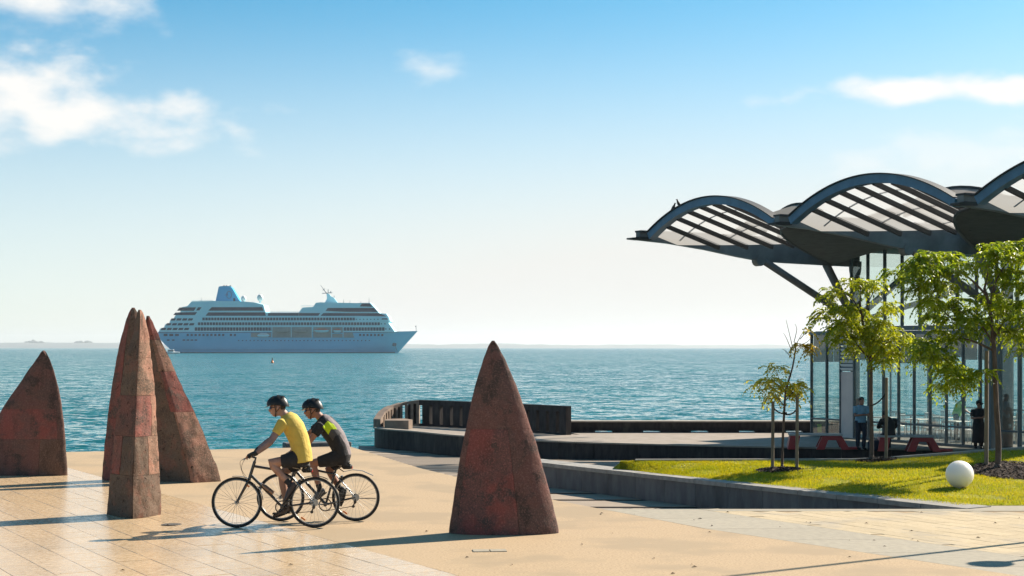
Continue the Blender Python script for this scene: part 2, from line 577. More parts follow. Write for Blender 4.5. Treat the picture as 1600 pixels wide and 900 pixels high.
M['leaf_dark'] = thin_mat('deep_green_leaflet', (0.18, 0.29, 0.010), 0.58, (0.54, 0.58, 0.015), scale=2.0)
M['leaf_y'] = thin_mat('yellowing_leaflet', (0.48, 0.46, 0.012), 0.6, (0.85, 0.66, 0.02), scale=3)
M['leaf_gold'] = thin_mat('golden_leaflet', (0.62, 0.38, 0.015), 0.5, (0.55, 0.42, 0.02), scale=3)
M['black'] = mat('black_rubber', (0.012, 0.012, 0.012), 0.7)
M['blackgloss'] = mat('gloss_black_paint', (0.012, 0.012, 0.014), 0.25, coat=0.3)
M['steel'] = mat('brushed_steel', (0.55, 0.54, 0.52), 0.3, metal=1.0)
M['white'] = mat('white_paint', (0.8, 0.8, 0.78), 0.4)
M['orange'] = mat('orange_reflector', (0.85, 0.22, 0.03), 0.3)
M['red'] = mat('red_plastic', (0.6, 0.03, 0.03), 0.35)

for k_ in ('aggregate', 'cream', 'strip', 'tread', 'deck', 'coping', 'lower', 'bluestone', 'darkwall', 'parapet', 'bed', 'grass', 'mulch'):
    M[k_].node_tree.nodes['Principled BSDF'].inputs['Specular IOR Level'].default_value = 0.12
# ================================================================== SETTING
SEA = -2.0
# ---- sea: one sheet that reaches the horizon
mb = MB()
mb.add([(-11900, -280, SEA), (11900, -280, SEA), (11900, 15450, SEA), (-11900, 15450, SEA)], [(0, 1, 2, 3)])
tag(mb.build('sea_water', M['water']), 'rippled teal sea of the wide bay', kind='structure')

# ---- far shore: low wooded coast
M['shore'] = mat('far_coast_land', (0.09, 0.115, 0.115), 0.95, (0.14, 0.155, 0.145), 0.003, coords='World')
M['fartree'] = mat('far_tree_foliage', (0.03, 0.045, 0.03), 0.95, (0.045, 0.06, 0.035), 0.02, coords='World')


def coast():
    D = 13000.0
    k = D / F
    prof = []
    x = -900
    while x <= 2500:
        h = 9.0 + 4.0 * noise.noise(Vector((x * 0.006, 3.1, 0))) + 2.2 * noise.noise(Vector((x * 0.03, 1.7, 0))) + 1.3 * noise.noise(Vector((x * 0.12, 5, 0)))
        h += 4.5 * max(0.0, min(1.0, (330 - x) / 260.0)) - 2.0 * max(0.0, min(1.0, (x - 900) / 300.0))
        prof.append((x, max(2.5, h * 0.60)))
        x += 6
    mb = MB()
    n = len(prof)
    rows = [(0, 0.0), (60, 0.35), (250, 0.75), (600, 1.0), (1300, 1.05)]
    vs = []
    for dy, fr in rows:
        for (px, h) in prof:
            vs.append(((px - 800) * k, D + dy, SEA + h * k * fr * (1 + dy / D)))
    fs = []
    for r in range(len(rows) - 1):
        for i in range(n - 1):
            a = r * n + i
            fs.append((a, a + 1, a + n + 1, a + n))
    mb.add(vs, fs)
    tag(mb.build('far_coast_hills', M['shore'], smooth=True), 'low hazy wooded coast across the bay', kind='structure')
    # a few trees that stand clear of the coast line
    for q, (px, top, w, lab) in enumerate([(18, 530, 30, 'leftmost rounded hazy tree on the far coast'),
                                       (98, 530.5, 27, 'rounded hazy tree on far coast, left of tall sail sculptures'),
                                       (62, 535, 16, 'smaller hazy tree on far coast between two bigger ones')]):
        b = Vector(((px - 800) * k, D + 610, SEA + 18))
        zt = H - (top - HOR) * (D + 610) / F
        t = thing('far_coast_tree', lab, 'tree', b, group='trees on the far coast')
        m1 = MB(); m1.tube([b, (b.x, b.y, zt - 22)], [5.0, 2.5], 6)
        m1.build('trunk', M['trunk'], t)
        m2 = MB()
        rnd = random.Random(q + 5)
        for i in range(60):
            a = rnd.random() * 2 * PI; rr = rnd.random() ** 0.5 * w * k * 0.5
            c = (b.x + math.cos(a) * rr, b.y + math.sin(a) * rr * 0.6, zt - 15 - rnd.random() * 24 - (rr / (w * k * 0.5)) ** 2 * 11)
            m2.ball(c, (12 + rnd.random() * 12, 12, 6 + rnd.random() * 8), 7, 5)
        m2.build('crown', M['fartree'], t)


coast()

# ---- plaza geometry
UX, UY = 0.497, -0.868       # paving direction, down-right in the picture
NX, NY = 0.868, 0.497
P0 = Vector((-9.2, 31.7))


def pv(a, b):                # paving coordinates -> plan
    return Vector((P0.x + NX * a + UX * b, P0.y + NY * a + UY * b))


def slab(mb, poly, z, depth):
    return mb.prism([(p[0], p[1], z - depth) for p in poly], (0, 0, depth))


RLINE = [(11.5, 6.0), (7.6, 13.2), (5.5, 16.6), (2.6, 21.0), (0.63, 25.0), (-1.9, 31.5), (-4.1, 38.5)]
FARL = [(-4.1, 38.5), (-6.5, 37.4), (-11.2, 35.6), (-26, 31.0)]


def rx(D):
    for i in range(len(RLINE) - 1):
        (x0, y0), (x1, y1) = RLINE[i], RLINE[i + 1]
        if y0 <= D <= y1: return x0 + (x1 - x0) * (D - y0) / (y1 - y0)
    return RLINE[-1][0] if D > RLINE[-1][1] else RLINE[0][0]


# aggregate concrete: between the tile field (a < 0) and the strip line
t_far = pv(0, -5.0); t_near = pv(0, 31)
mb = MB()
poly = [(t_far.x, t_far.y)] + [(-6.5, 37.4), (-4.1, 38.5)] + RLINE[::-1][1:] + [(12.5, -12), (t_near.x, -12), (t_near.x, t_near.y)]
slab(mb, poly, 0.0, 2.6)
plaza = tag(mb.build('plaza_ground', M['aggregate']), 'tan exposed aggregate concrete of the open plaza', kind='structure')
# bed of the tile field
mb = MB()
slab(mb, [(t_far.x - 0.004, t_far.y), (t_near.x - 0.004, t_near.y), (t_near.x - 0.004, -12), (-26, -12), (-26, 31.0), (-11.2, 35.6)], -0.006, 2.5)
bed = tag(mb.build('tile_pavement', M['bed']), 'pale sandstone tile pavement on the left of the plaza', kind='structure')


def in_view(x, y, z=0.0, m=0):
    if y < 5: return False
    px = 800 + F * x / y; py = HOR + F * (H - z) / y
    return -m < px < 1600 + m and py < 900 + m


def tile_piece(name, la, lb, h, matr, bev=0.006):
    mb = MB(); mb.bbox((0, 0, -h / 2), (la, lb, h), 0, bev)
    return mb.mesh(name, matr)


def field(parent, name, matr, la, lb, a0, a1, b0, b1, keep, limit=290, jit=0.0012, z=0.0, gap=0.003, gapb=0.012):
    rz = math.atan2(NY, NX)
    me = tile_piece(name, la - gap, lb - gapb, 0.04, matr, 0.003)
    cand = []
    na = int(round((a1 - a0) / la)); nb = int(round((b1 - b0) / lb))
    rnd = random.Random(3)
    for i in range(na):
        for j in range(nb):
            a = a0 + (i + 0.5) * la
            b = b0 + (j + 0.5 + (0.5 if i % 2 else 0)) * lb
            p = pv(a, b)
            if keep(p): cand.append((not in_view(p.x, p.y), p.y, p.x, rnd.uniform(-jit, jit), rnd.uniform(-0.004, 0.004)))
    cand.sort()
    rest = MB()
    for k, (out, y, x, dz, tl) in enumerate(cand):
        if not out and k < limit:
            o = link_mesh(name, me, parent)
            o.location = (x, y, z + dz); o.rotation_euler = (tl, 0, rz)
        else:
            rest.bbox((x, y, z + dz - 0.02), (la - gap, lb - gapb, 0.04), rz, 0.003)
    if rest.v:
        tag(rest.build(name + 's_beyond', matr, parent), kind='stuff')


field(bed, 'paving_tile', M['tile'], 0.42, 0.62, -9.66, 0.0, -6.0, 26.0,
      lambda p: p.y > 9 and p.y < 35.4 and p.y < 35.4 + (p.x + 11.2) * 0.31 - 0.1 and p.x > -16)

# grey strip, slabs 1.2 m long
strip = thing('grey_strip_pavement', None, None)
tag(strip, 'band of grey concrete slabs along the edge of the plaza', kind='structure')
R2 = [(12.8, 6.2), (8.9, 13.4), (6.45, 17.4), (2.84, 23.5)]


def lerp_line(Ln, t):
    segs = [math.dist(Ln[i], Ln[i + 1]) for i in range(len(Ln) - 1)]
    d = t * sum(segs)
    for i, s in enumerate(segs):
        if d <= s or i == len(segs) - 1:
            f = d / s
            return Vector((Ln[i][0] + (Ln[i + 1][0] - Ln[i][0]) * f, Ln[i][1] + (Ln[i + 1][1] - Ln[i][1]) * f))
        d -= s


RL2 = [(11.5, 6.0), (7.6, 13.2), (5.5, 16.6), (2.6, 21.0), (1.37, 23.5)]
ns = 14
for i in range(ns):
    q = []
    for t in ((i + 0.004) / ns, (i + 0.996) / ns):
        q.append((lerp_line(RL2, t), lerp_line(R2, t)))
    mb = MB()
    off = Vector((0.006, 0.004))
    slab(mb, [q[0][0] + off, q[0][1] - off, q[1][1] - off, q[1][0] + off], 0.0, 0.3)
    mb.build('strip_slab', M['strip'], strip)

# cream pavers right of the strip
mb = MB()
slab(mb, [(12.8, 6.2), (8.9, 13.4), (6.45, 17.4), (2.84, 23.5), (30, 23.5), (30, 6.2)], -0.006, 1.8)
pbed = tag(mb.build('paver_pavement', M['bed']), 'cream paver footpath beside the lawn', kind='structure')


def r2x(D):
    for i in range(3):
        (x0, y0), (x1, y1) = R2[i], R2[i + 1]
        if y0 <= D <= y1: return x0 + (x1 - x0) * (D - y0) / (y1 - y0)
    return 99


field(pbed, 'paver', M['cream'], 0.30, 0.60, 6.6, 21.0, -8.0, 20.0,
      lambda p: 12 < p.y < 23.2 and p.x > r2x(p.y) + 0.30 and p.x < 13, jit=0.0012)
mb = MB()
for i in range(16):   # cut edge course along the strip
    a = lerp_line(R2, i / 16 + 0.002); b = lerp_line(R2, (i + 1) / 16 - 0.002)
    slab(mb, [a + Vector((0.006, 0)), a + Vector((0.30, 0.1)), b + Vector((0.30, 0.1)), b + Vector((0.006, 0))], -0.001, 0.2)
mb.build('edge_course', M['cream'], pbed)
mb = MB()
slab(mb, [(3.05, 23.2), (2.84, 23.497), (30, 23.497), (30, 23.2)], 0.001, 0.2)
mb.build('edge_course', M['strip'], pbed)

# small iron covers, drains and dropped leaves on the plaza
M['iron'] = mat('cast_iron_cover', (0.20, 0.17, 0.14), 0.6, (0.13, 0.11, 0.09), 30, metal=0.4, bump=0.3, bscale=80)
for (px, py, w, d, lab) in [(268, 820, 0.28, 0.22, 'small round iron cover on tiles before front sail sculpture'),
                       (765, 861, 0.42, 0.2, 'pale rectangular service cover on plaza in front of big sail')]:
    p = onz(px, py)
    mb = MB()
    if w < 0.3:
        mb.tube([(p.x, p.y, 0.001), (p.x, p.y, 0.008)], 0.14, 20); mb.tube([(p.x, p.y, 0.008), (p.x, p.y, 0.011)], 0.11, 20)
    else:
        mb.bbox((p.x - w / 4, p.y, 0.005), (w / 2 - 0.01, d, 0.009), 0.1, 0.003); mb.bbox((p.x + w / 4, p.y + 0.02, 0.005), (w / 2 - 0.01, d, 0.009), 0.1, 0.003)
    solo('service_cover', mb, M['iron'] if w < 0.3 else M['strip'], (p.x, p.y, 0), lab, 'drain cover')
mb = MB()
rnd = random.Random(11)
for i in range(70):
    x = rnd.uniform(1, 9); y = rnd.uniform(14, 23); a = rnd.random() * PI; r = rnd.uniform(0.012, 0.035)
    if rnd.random() < 0.25: x -= 6
    ca, sa = math.cos(a) * r, math.sin(a) * r
    mb.add([(x - ca, y - sa, 0.006), (x - sa * .4, y + ca * .4, 0.006 + r * .5), (x + ca, y + sa, 0.008), (x + sa * .4, y - ca * .4, 0.012)], [(0, 3, 2, 1)])
tag(mb.build('fallen_leaves', M['mulch']), 'scattered dry fallen leaves on the plaza', kind='stuff')

# ---- lower ground with broad treads falling towards the bastion
WALL = [(6.98, 23.5), (3.49, 28.6), (0.7, 32.8), (-0.55, 34.7)]


def wx(D):
    for i in range(3):
        (x0, y0), (x1, y1) = WALL[i], WALL[i + 1]
        if y0 <= D <= y1: return x0 + (x1 - x0) * (D - y0) / (y1 - y0)
    return None


mb = MB()
slab(mb, [(0.5, 23.52), (18, 23.52), (30, 24), (30, 62), (-5.5, 62), (-5.9, 56), (-4.05, 38.3), (-1.9, 31.6), (0.64, 25.1)], -2.05, 0.6)
lower = tag(mb.build('lower_ground', M['lower']), 'stepped timber ground falling to the bastion terrace', kind='structure')


def zlow(D):
    if D < 24.5: return -0.17 * (1 + int((D - 23.5) / 0.36))
    if D < 33: return -0.5
    return max(-1.62, -0.5 - 0.046 * (D - 33))


D = 23.51
while D < 63:
    dd = 0.36 if D < 24.4 else 1.36
    z = zlow(D + dd / 2)
    def xleft(d): return (rx(d) if d < 38.5 else -4.1 - (d - 38.5) * 0.09) + 0.01
    def xright(d): return (wx(d) if wx(d) is not None else 12.0) - 0.01
    gp = 0.26 if dd > 1 else 0.05
    mb = MB(); e1 = D + dd - gp; slab(mb, [(xleft(D), D), (xright(D), D), (xright(e1), e1), (xleft(e1), e1)], z, 0.8)
    mb.build('tread', M['tread'], lower)
    mb = MB(); e2 = D + dd; slab(mb, [(xleft(e1), e1 + 0.002), (xright(e1), e1 + 0.002), (xright(e2), e2 - 0.002), (xleft(e2), e2 - 0.002)], z - 0.008, 0.8)
    mb.build('recess_strip', M['recess_strip'], lower)
    D += dd

# low dark kerb seen between the riders, at the head of the steps
p = at(470, 705, 38.8)
mb = MB(); mb.bbox((-4.95, 39.0, -0.13), (1.7, 0.4, 0.40), R(20), 0.02)
solo('edge_kerb', mb, M['bluestone'], (-4.95, 39.0, -0.3), 'low dark kerb block at plaza edge behind the cyclists', 'kerb')

# ---- lawn retaining wall with coping stones
wall = thing('lawn_wall', 'low grey concrete retaining wall with stone coping before the lawn', 'wall', (3.5, 28.6, -0.5))
nw = 15
for i in range(nw):
    a = lerp_line(WALL, i / nw); b = lerp_line(WALL, (i + 1) / nw)
    d = (b - a).normalized(); nrm = Vector((d.y, -d.x))     # towards the lawn
    if nrm.x < 0: nrm = -nrm
    g = d * 0.004
    mb = MB(); slab(mb, [a + g, b - g, b - g + nrm * 0.22, a + g + nrm * 0.22], -0.07, 0.95)
    mb.build('wall_panel', M['bluestone'], wall)
    mb = MB(); g = d * 0.006
    o = -nrm * 0.035
    slab(mb, [a + g + o, b - g + o, b - g + nrm * 0.55, a + g + nrm * 0.55], 0.012 + random.uniform(-0.003, 0.003), 0.078)
    mb.build('coping_stone', M['coping'], wall)

# ---- lawn bank
def dc(X):   # near edge of the lawn
    if X >= 6.98: return 24.0 + 0.02 * (X - 7)
    for i in range(3):
        (x0, y0), (x1, y1) = WALL[i], WALL[i + 1]
        if x1 <= X <= x0: return y0 + (y1 - y0) * (X - x0) / (x1 - x0) + 0.45
    return 35.0


def df(X): return 31.2 - 0.16 * (X - 1.6)


def zf(X): return 0.15 + 0.014 * (X - 1.8) + 0.075 * max(0.0, min(X, 14) - 7.0)


def zl(X, D):
    a, b = dc(X), df(X)
    if b - a < 0.05: return 0.0
    t = max(0.0, min(1.0, (D - a) / (b - a)))
    s = t * t * (3 - 2 * t)
    return 0.0 + zf(X) * (0.35 * t + 0.65 * s) + 0.02 * noise.noise(Vector((X * 0.8, D * 0.8, 0))) * min(1, t * 6)


def onlawn(px, py):
    best = None
    D = 24.0
    while D < 33:
        X = (px - 800) / F * D
        yy = HOR + F * (H - zl(X, D)) / D
        if best is None or abs(yy - py) < best[0]: best = (abs(yy - py), X, D)
        D += 0.02
    X, D = best[1], best[2]
    return Vector((X, D, zl(X, D)))


mb = MB()
nx, nyy = 110, 34
vs = []
for j in range(nyy + 1):
    for i in range(nx + 1):
        X = 1.7 + (20 - 1.7) * i / nx
        a, b = dc(X), max(df(X), dc(X) + 0.02)
        t = j / nyy
        Dv = a + (b - a) * t
        vs.append((X, Dv, zl(X, Dv)))
fs = [(j * (nx + 1) + i, j * (nx + 1) + i + 1, (j + 1) * (nx + 1) + i + 1, (j + 1) * (nx + 1) + i) for j in range(nyy) for i in range(nx)]
# skirt to the back so that the bank is solid
b0 = len(vs)
for i in range(nx + 1):
    v = vs[nyy * (nx + 1) + i]
    vs.append((v[0], v[1] + 0.3, -1.6))
fs += [(nyy * (nx + 1) + i, nyy * (nx + 1) + i + 1, b0 + i + 1, b0 + i) for i in range(nx)]
mb.add(vs, fs)
lawn = tag(mb.build('lawn_ground', M['grass'], smooth=True), 'sunlit sloping lawn behind the grey wall', kind='structure')
mb = MB()   # kerb behind the lawn
pts = [Vector((X, df(X) + 0.05, zf(X))) for X in [2.5 + k * 0.6 for k in range(29)]]
for a, b in zip(pts[:-1], pts[1:]): mb.beam(a, b, 0.12, 0.10)
mb.build('lawn_edging', M['coping'], lawn)
# paved margin right of the wall end, in front of the lawn
mb = MB(); slab(mb, [(7.02, 23.505), (20, 23.505), (20, 24.25), (7.02, 23.98)], -0.002, 0.5)
mb.build('lawn_margin', M['strip'], lawn)

MULCH = []
for (px, py, rxx, ryy) in [(1217, 735, 0.44, 0.30), (1370, 719, 0.42, 0.28), (1575, 735, 0.62, 0.95)]:
    c = onlawn(px, py); MULCH.append((c, rxx, ryy))
mb = MB()
rnd = random.Random(4)
ng = 95000
while ng > 0:
    X = rnd.uniform(1.9, 11.2); a, b = dc(X), df(X)
    Dv = rnd.uniform(a + 0.02, b)
    if a > b - 0.1: ng -= 1; continue
    if any(((X - c.x) / ra) ** 2 + ((Dv - c.y) / rb) ** 2 < 1.0 + 0.25 * noise.noise(Vector((X * 5, Dv * 5, 0))) for c, ra, rb in MULCH): ng -= 1; continue
    if noise.noise(Vector((X * 1.3, Dv * 1.3, 4.2))) > 0.28 and rnd.random() < 0.75: ng -= 1; continue
    z = zl(X, Dv); h = rnd.uniform(0.018, 0.045); w = 0.006; an = rnd.random() * PI
    lx, ly = rnd.uniform(-.02, .02), rnd.uniform(-.02, .02)
    mb.add([(X - math.cos(an) * w, Dv - math.sin(an) * w, z - 0.004), (X + math.cos(an) * w, Dv + math.sin(an) * w, z - 0.004), (X + lx, Dv + ly, z + h)], [(0, 1, 2)])
    ng -= 1
tag(mb.build('lawn_grass', M['blade']), 'short sunlit grass blades covering the lawn', kind='stuff')
for q, (c, ra, rb) in enumerate(MULCH):
    mb = MB()
    def fm(u, v, c=c, ra=ra, rb=rb):
        a = u * 2 * PI; r = v * (1 + 0.14 * noise.noise(Vector((math.cos(a) * 2 + q, math.sin(a) * 2, q))))
        x, y = c.x + math.cos(a) * r * ra, c.y + math.sin(a) * r * rb
        return (x, y, zl(x, y) + 0.04 * (1 - v) ** 0.5 + 0.006)
    mb.grid(fm, 28, 6)
    for i in range(380 if q < 2 else 1000):
        a = rnd.random() * 2 * PI; r = rnd.random() ** 0.5 * 1.02
        x, y = c.x + math.cos(a) * r * ra, c.y + math.sin(a) * r * rb
        z = zl(x, y) + 0.04 * max(0, 1 - r) ** 0.5 + 0.012
        an = rnd.random() * PI; l = rnd.uniform(0.012, 0.03); w = l * 0.4; t = rnd.uniform(-.012, .012)
        dx, dy = math.cos(an) * l, math.sin(an) * l
        mb.cur = 1
        mb.add([(x - dx - dy * .4, y - dy + dx * .4, z + t), (x + dx - dy * .4, y + dy + dx * .4, z - t), (x + dx + dy * .4, y + dy - dx * .4, z + .01 - t), (x - dx + dy * .4, y - dy - dx * .4, z + .01 + t)], [(0, 1, 2, 3)])
        mb.cur = 0
    tag(mb.build('mulch_ground', [M['mulch'], M['chip']]), 'dark bark mulch around a young tree', kind='stuff')

# ---- bastion terrace
TZ = -0.86
FRONT = [(24, 48.6), (14.5, 49.7), (9.9, 50.6), (4.38, 52.6), (1.13, 54.4), (-1.93, 57.6), (-3.84, 60.6), (-5.0, 62.0), (-5.5, 63.3), (-5.45, 64.5), (-4.9, 65.4), (-4.0, 65.7)]


def smooth_path(pts, n):
    P = [Vector((p[0], p[1], 0)) for p in pts]
    P = [P[0] * 2 - P[1]] + P + [P[-1] * 2 - P[-2]]
    out = []
    for i in range(1, len(P) - 2):
        for k in range(n):
            t = k / n
            a, b, c, d = P[i - 1], P[i], P[i + 1], P[i + 2]
            out.append(0.5 * ((2 * b) + (c - a) * t + (2 * a - 5 * b + 4 * c - d) * t * t + (3 * b - a - 3 * c + d) * t ** 3))
    out.append(P[-2])
    return out


FP = smooth_path(FRONT, 5)
poly = [(p.x, p.y) for p in FP] + [(2.6, 58.6), (2.2, 60.4), (24, 62)]
mb = MB(); slab(mb, poly, TZ, 0.06)
terr = tag(mb.build('terrace_ground', M['deck']), 'raised paved bastion terrace by the sea', kind='structure')
tw = thing('terrace_wall', 'long dark curved retaining wall under the terrace edge', 'wall', (1.13, 54.4, -1.6))
for i in range(0, len(FP) - 1):
    a, b = FP[i], FP[i + 1]
    d = (b - a).normalized(); nrm = Vector((-d.y, d.x, 0))
    c = (a + b) / 2
    if (c + nrm - Vector((5, 60, 0))).length < (c - nrm - Vector((5, 60, 0))).length: nrm = -nrm
    g = d * 0.0012
    mb = MB(); mb.prism([(a + g) + Vector((0, 0, -2.3)), (b - g) + Vector((0, 0, -2.3)), (b - g) + nrm * 0.16 + Vector((0, 0, -2.3)), (a + g) + nrm * 0.16 + Vector((0, 0, -2.3))], (0, 0, 2.3 + TZ + 0.015))
    mb.build('wall_panel', M['darkwall'], tw)
mb = MB()
for i in range(0, len(FP) - 1): mb.beam(FP[i] + Vector((0, 0, TZ + 0.03)), FP[i + 1] + Vector((0, 0, TZ + 0.03)), 0.38, 0.05)
mb.build('coping', M['deck'], tw)
# sea-side footing of the bastion
mb = MB(); slab(mb, poly, TZ - 0.07, 2.2)
tag(mb.build('terrace_foundation', M['darkwall']), 'dark footing of the bastion terrace in the sea', kind='structure')

# parapet: tall slotted wall, ramping down round the bastion's nose
par = thing('bastion_parapet', 'curved slotted concrete parapet wall on the bastion, brown with tall openings', 'wall', (-3.9, 65.4, TZ))


def pier(a, b, z0, z1a, z1b, th, m, name, hole=None):
    a, b = Vector((*a, 0)), Vector((*b, 0))
    d = (b - a).normalized(); nrm = Vector((-d.y, d.x, 0))
    if nrm.y < 0: nrm = -nrm
    mb = MB()
    vs = [a + Vector((0, 0, z0)), b + Vector((0, 0, z0)), b + Vector((0, 0, z1b)), a + Vector((0, 0, z1a))]
    mb.prism(vs, nrm * th)
    mb.build(name, m, par)


def path_at(Ln, d):
    for i in range(len(Ln) - 1):
        s = math.dist(Ln[i], Ln[i + 1])
        if d <= s or i == len(Ln) - 2:
            f = d / s
            return (Ln[i][0] + (Ln[i + 1][0] - Ln[i][0]) * f, Ln[i][1] + (Ln[i + 1][1] - Ln[i][1]) * f)
        d -= s


BACKW = [(2.05, 58.4), (-0.6, 61.9), (-2.6, 64.1), (-3.95, 65.3)]
LEFTW = [(-3.95, 65.3), (-4.55, 65.35), (-5.05, 64.9), (-5.3, 64.2), (-5.42, 63.3)]
lenB = sum(math.dist(BACKW[i], BACKW[i + 1]) for i in range(3))
lenL = sum(math.dist(LEFTW[i], LEFTW[i + 1]) for i in range(4))
nb = 15
ZT = TZ + 1.1
for i in range(nb):
    d0, d1 = lenB * i / nb, lenB * (i + 1) / nb
    w = (d1 - d0) * 0.30
    pier(path_at(BACKW, d0), path_at(BACKW, d1 - w), TZ, ZT - 0.22, ZT - 0.22, 0.26, M['darkwall'], 'pier')  # shade on this run of the parapet is put in as dark wall colour
    pier(path_at(BACKW, d1 - w), path_at(BACKW, d1), TZ, TZ + 0.1, TZ + 0.1, 0.26, M['darkwall'], 'slot_sill')
    pier(path_at(BACKW, d0), path_at(BACKW, d1), ZT - 0.22, ZT, ZT, 0.26, M['darkwall'], 'lintel')
nl = 12
for i in range(nl):
    d0, d1 = lenL * i / nl, lenL * (i + 1) / nl
    za = ZT - 0.72 * (d0 / lenL) ** 1.3; zb = ZT - 0.72 * (d1 / lenL) ** 1.3
    w = (d1 - d0) * 0.5
    hd = 0.16
    if i < 10:
        pier(path_at(LEFTW, d0), path_at(LEFTW, d1 - w), TZ, za - hd, za - hd, 0.3, M['parapet'], 'pier')
        pier(path_at(LEFTW, d0), path_at(LEFTW, d1), za - hd, za, zb, 0.3, M['parapet'], 'lintel')
        pier(path_at(LEFTW, d1 - w), path_at(LEFTW, d1), TZ, TZ + 0.08, TZ + 0.08, 0.3, M['parapet'], 'slot_sill')
        a_, b_ = path_at(LEFTW, d1 - w * 1.05), path_at(LEFTW, d1 + w * 0.05)
        dv = Vector((b_[0] - a_[0], b_[1] - a_[1])).normalized(); nv_ = Vector((-dv.y, dv.x)); nv_ = -nv_ if nv_.y < 0 else nv_
        pier((a_[0] + nv_.x * 0.2, a_[1] + nv_.y * 0.2), (b_[0] + nv_.x * 0.2, b_[1] + nv_.y * 0.2), TZ + 0.05, za - hd - 0.004, za - hd - 0.004, 0.05, M['darkwall'], 'slot_shade_plate')  # dark plate added in the slot to stand for its inner shade
    else:
        pier(path_at(LEFTW, d0), path_at(LEFTW, d1), TZ, za, zb, 0.3, M['parapet'], 'pier')
# curved seat inside the nose
mb = MB()
arc = [Vector((-4.85 + 0.42 * math.cos(a), 63.6 + 1.1 * math.sin(a), TZ)) for a in [R(200 - 15 * k) for k in range(13)]]
outer = [Vector((-5.2, 62.6, TZ)), Vector((-4.2, 62.4, TZ)), Vector((-4.1, 63.3, TZ)), Vector((-4.5, 64.3, TZ)), Vector((-5.2, 64.0, TZ))]
mb.prism(outer, (0, 0, 0.36))
solo('curved_bench', mb, M['parapet'], (-4.7, 63.3, TZ), 'low curved concrete seat in the nose of the bastion', 'bench')

# long low sea wall with light slots at its foot
sw = thing('sea_wall', 'long low black sea wall with light slots, pale flat top', 'wall', (7.5, 60.2, TZ))
X0, X1, Yw = 2.32, 14.0, 60.2
slots = [(930, 957), (1005, 1032), (1080, 1107), (1155, 1180), (1228, 1255)]
sx = [((a - 800) / F * Yw, (b - 800) / F * Yw) for a, b in slots]
x = X0
for (a, b) in sx:
    mb = MB(); mb.box(((x + a) / 2, Yw + 0.2, TZ + 0.03), (a - x, 0.4, 0.06)); mb.build('foot_block', M['darkwall'], sw)
    mb = MB(); mb.box(((a + b) / 2, Yw + 0.2, TZ + 0.008), (b - a, 0.4, 0.016)); mb.build('slot_sill', M['white'], sw)  # white sill stands for the light seen through the slot
    x = b
mb = MB(); mb.box(((x + X1) / 2, Yw + 0.2, TZ + 0.03), (X1 - x, 0.4, 0.06)); mb.build('foot_block', M['darkwall'], sw)
for (a, b) in [(X0, 6.3), (6.31, 10.4), (10.41, X1)]:
    mb = MB()
    z0, z1 = TZ + 0.06, TZ + 0.40
    mb.prism([(a, Yw, z0), (a, Yw - 0.06, z1), (a, Yw + 0.75, z1), (a, Yw + 0.4, z0)], (b - a, 0, 0)); mb.build('wall_block', M['darkwall'], sw)
    mb = MB(); mb.bbox(((a + b) / 2, Yw + 0.34, z1 + 0.025), (b - a, 0.84, 0.05), 0, 0.01); mb.build('coping', M['deck'], sw)
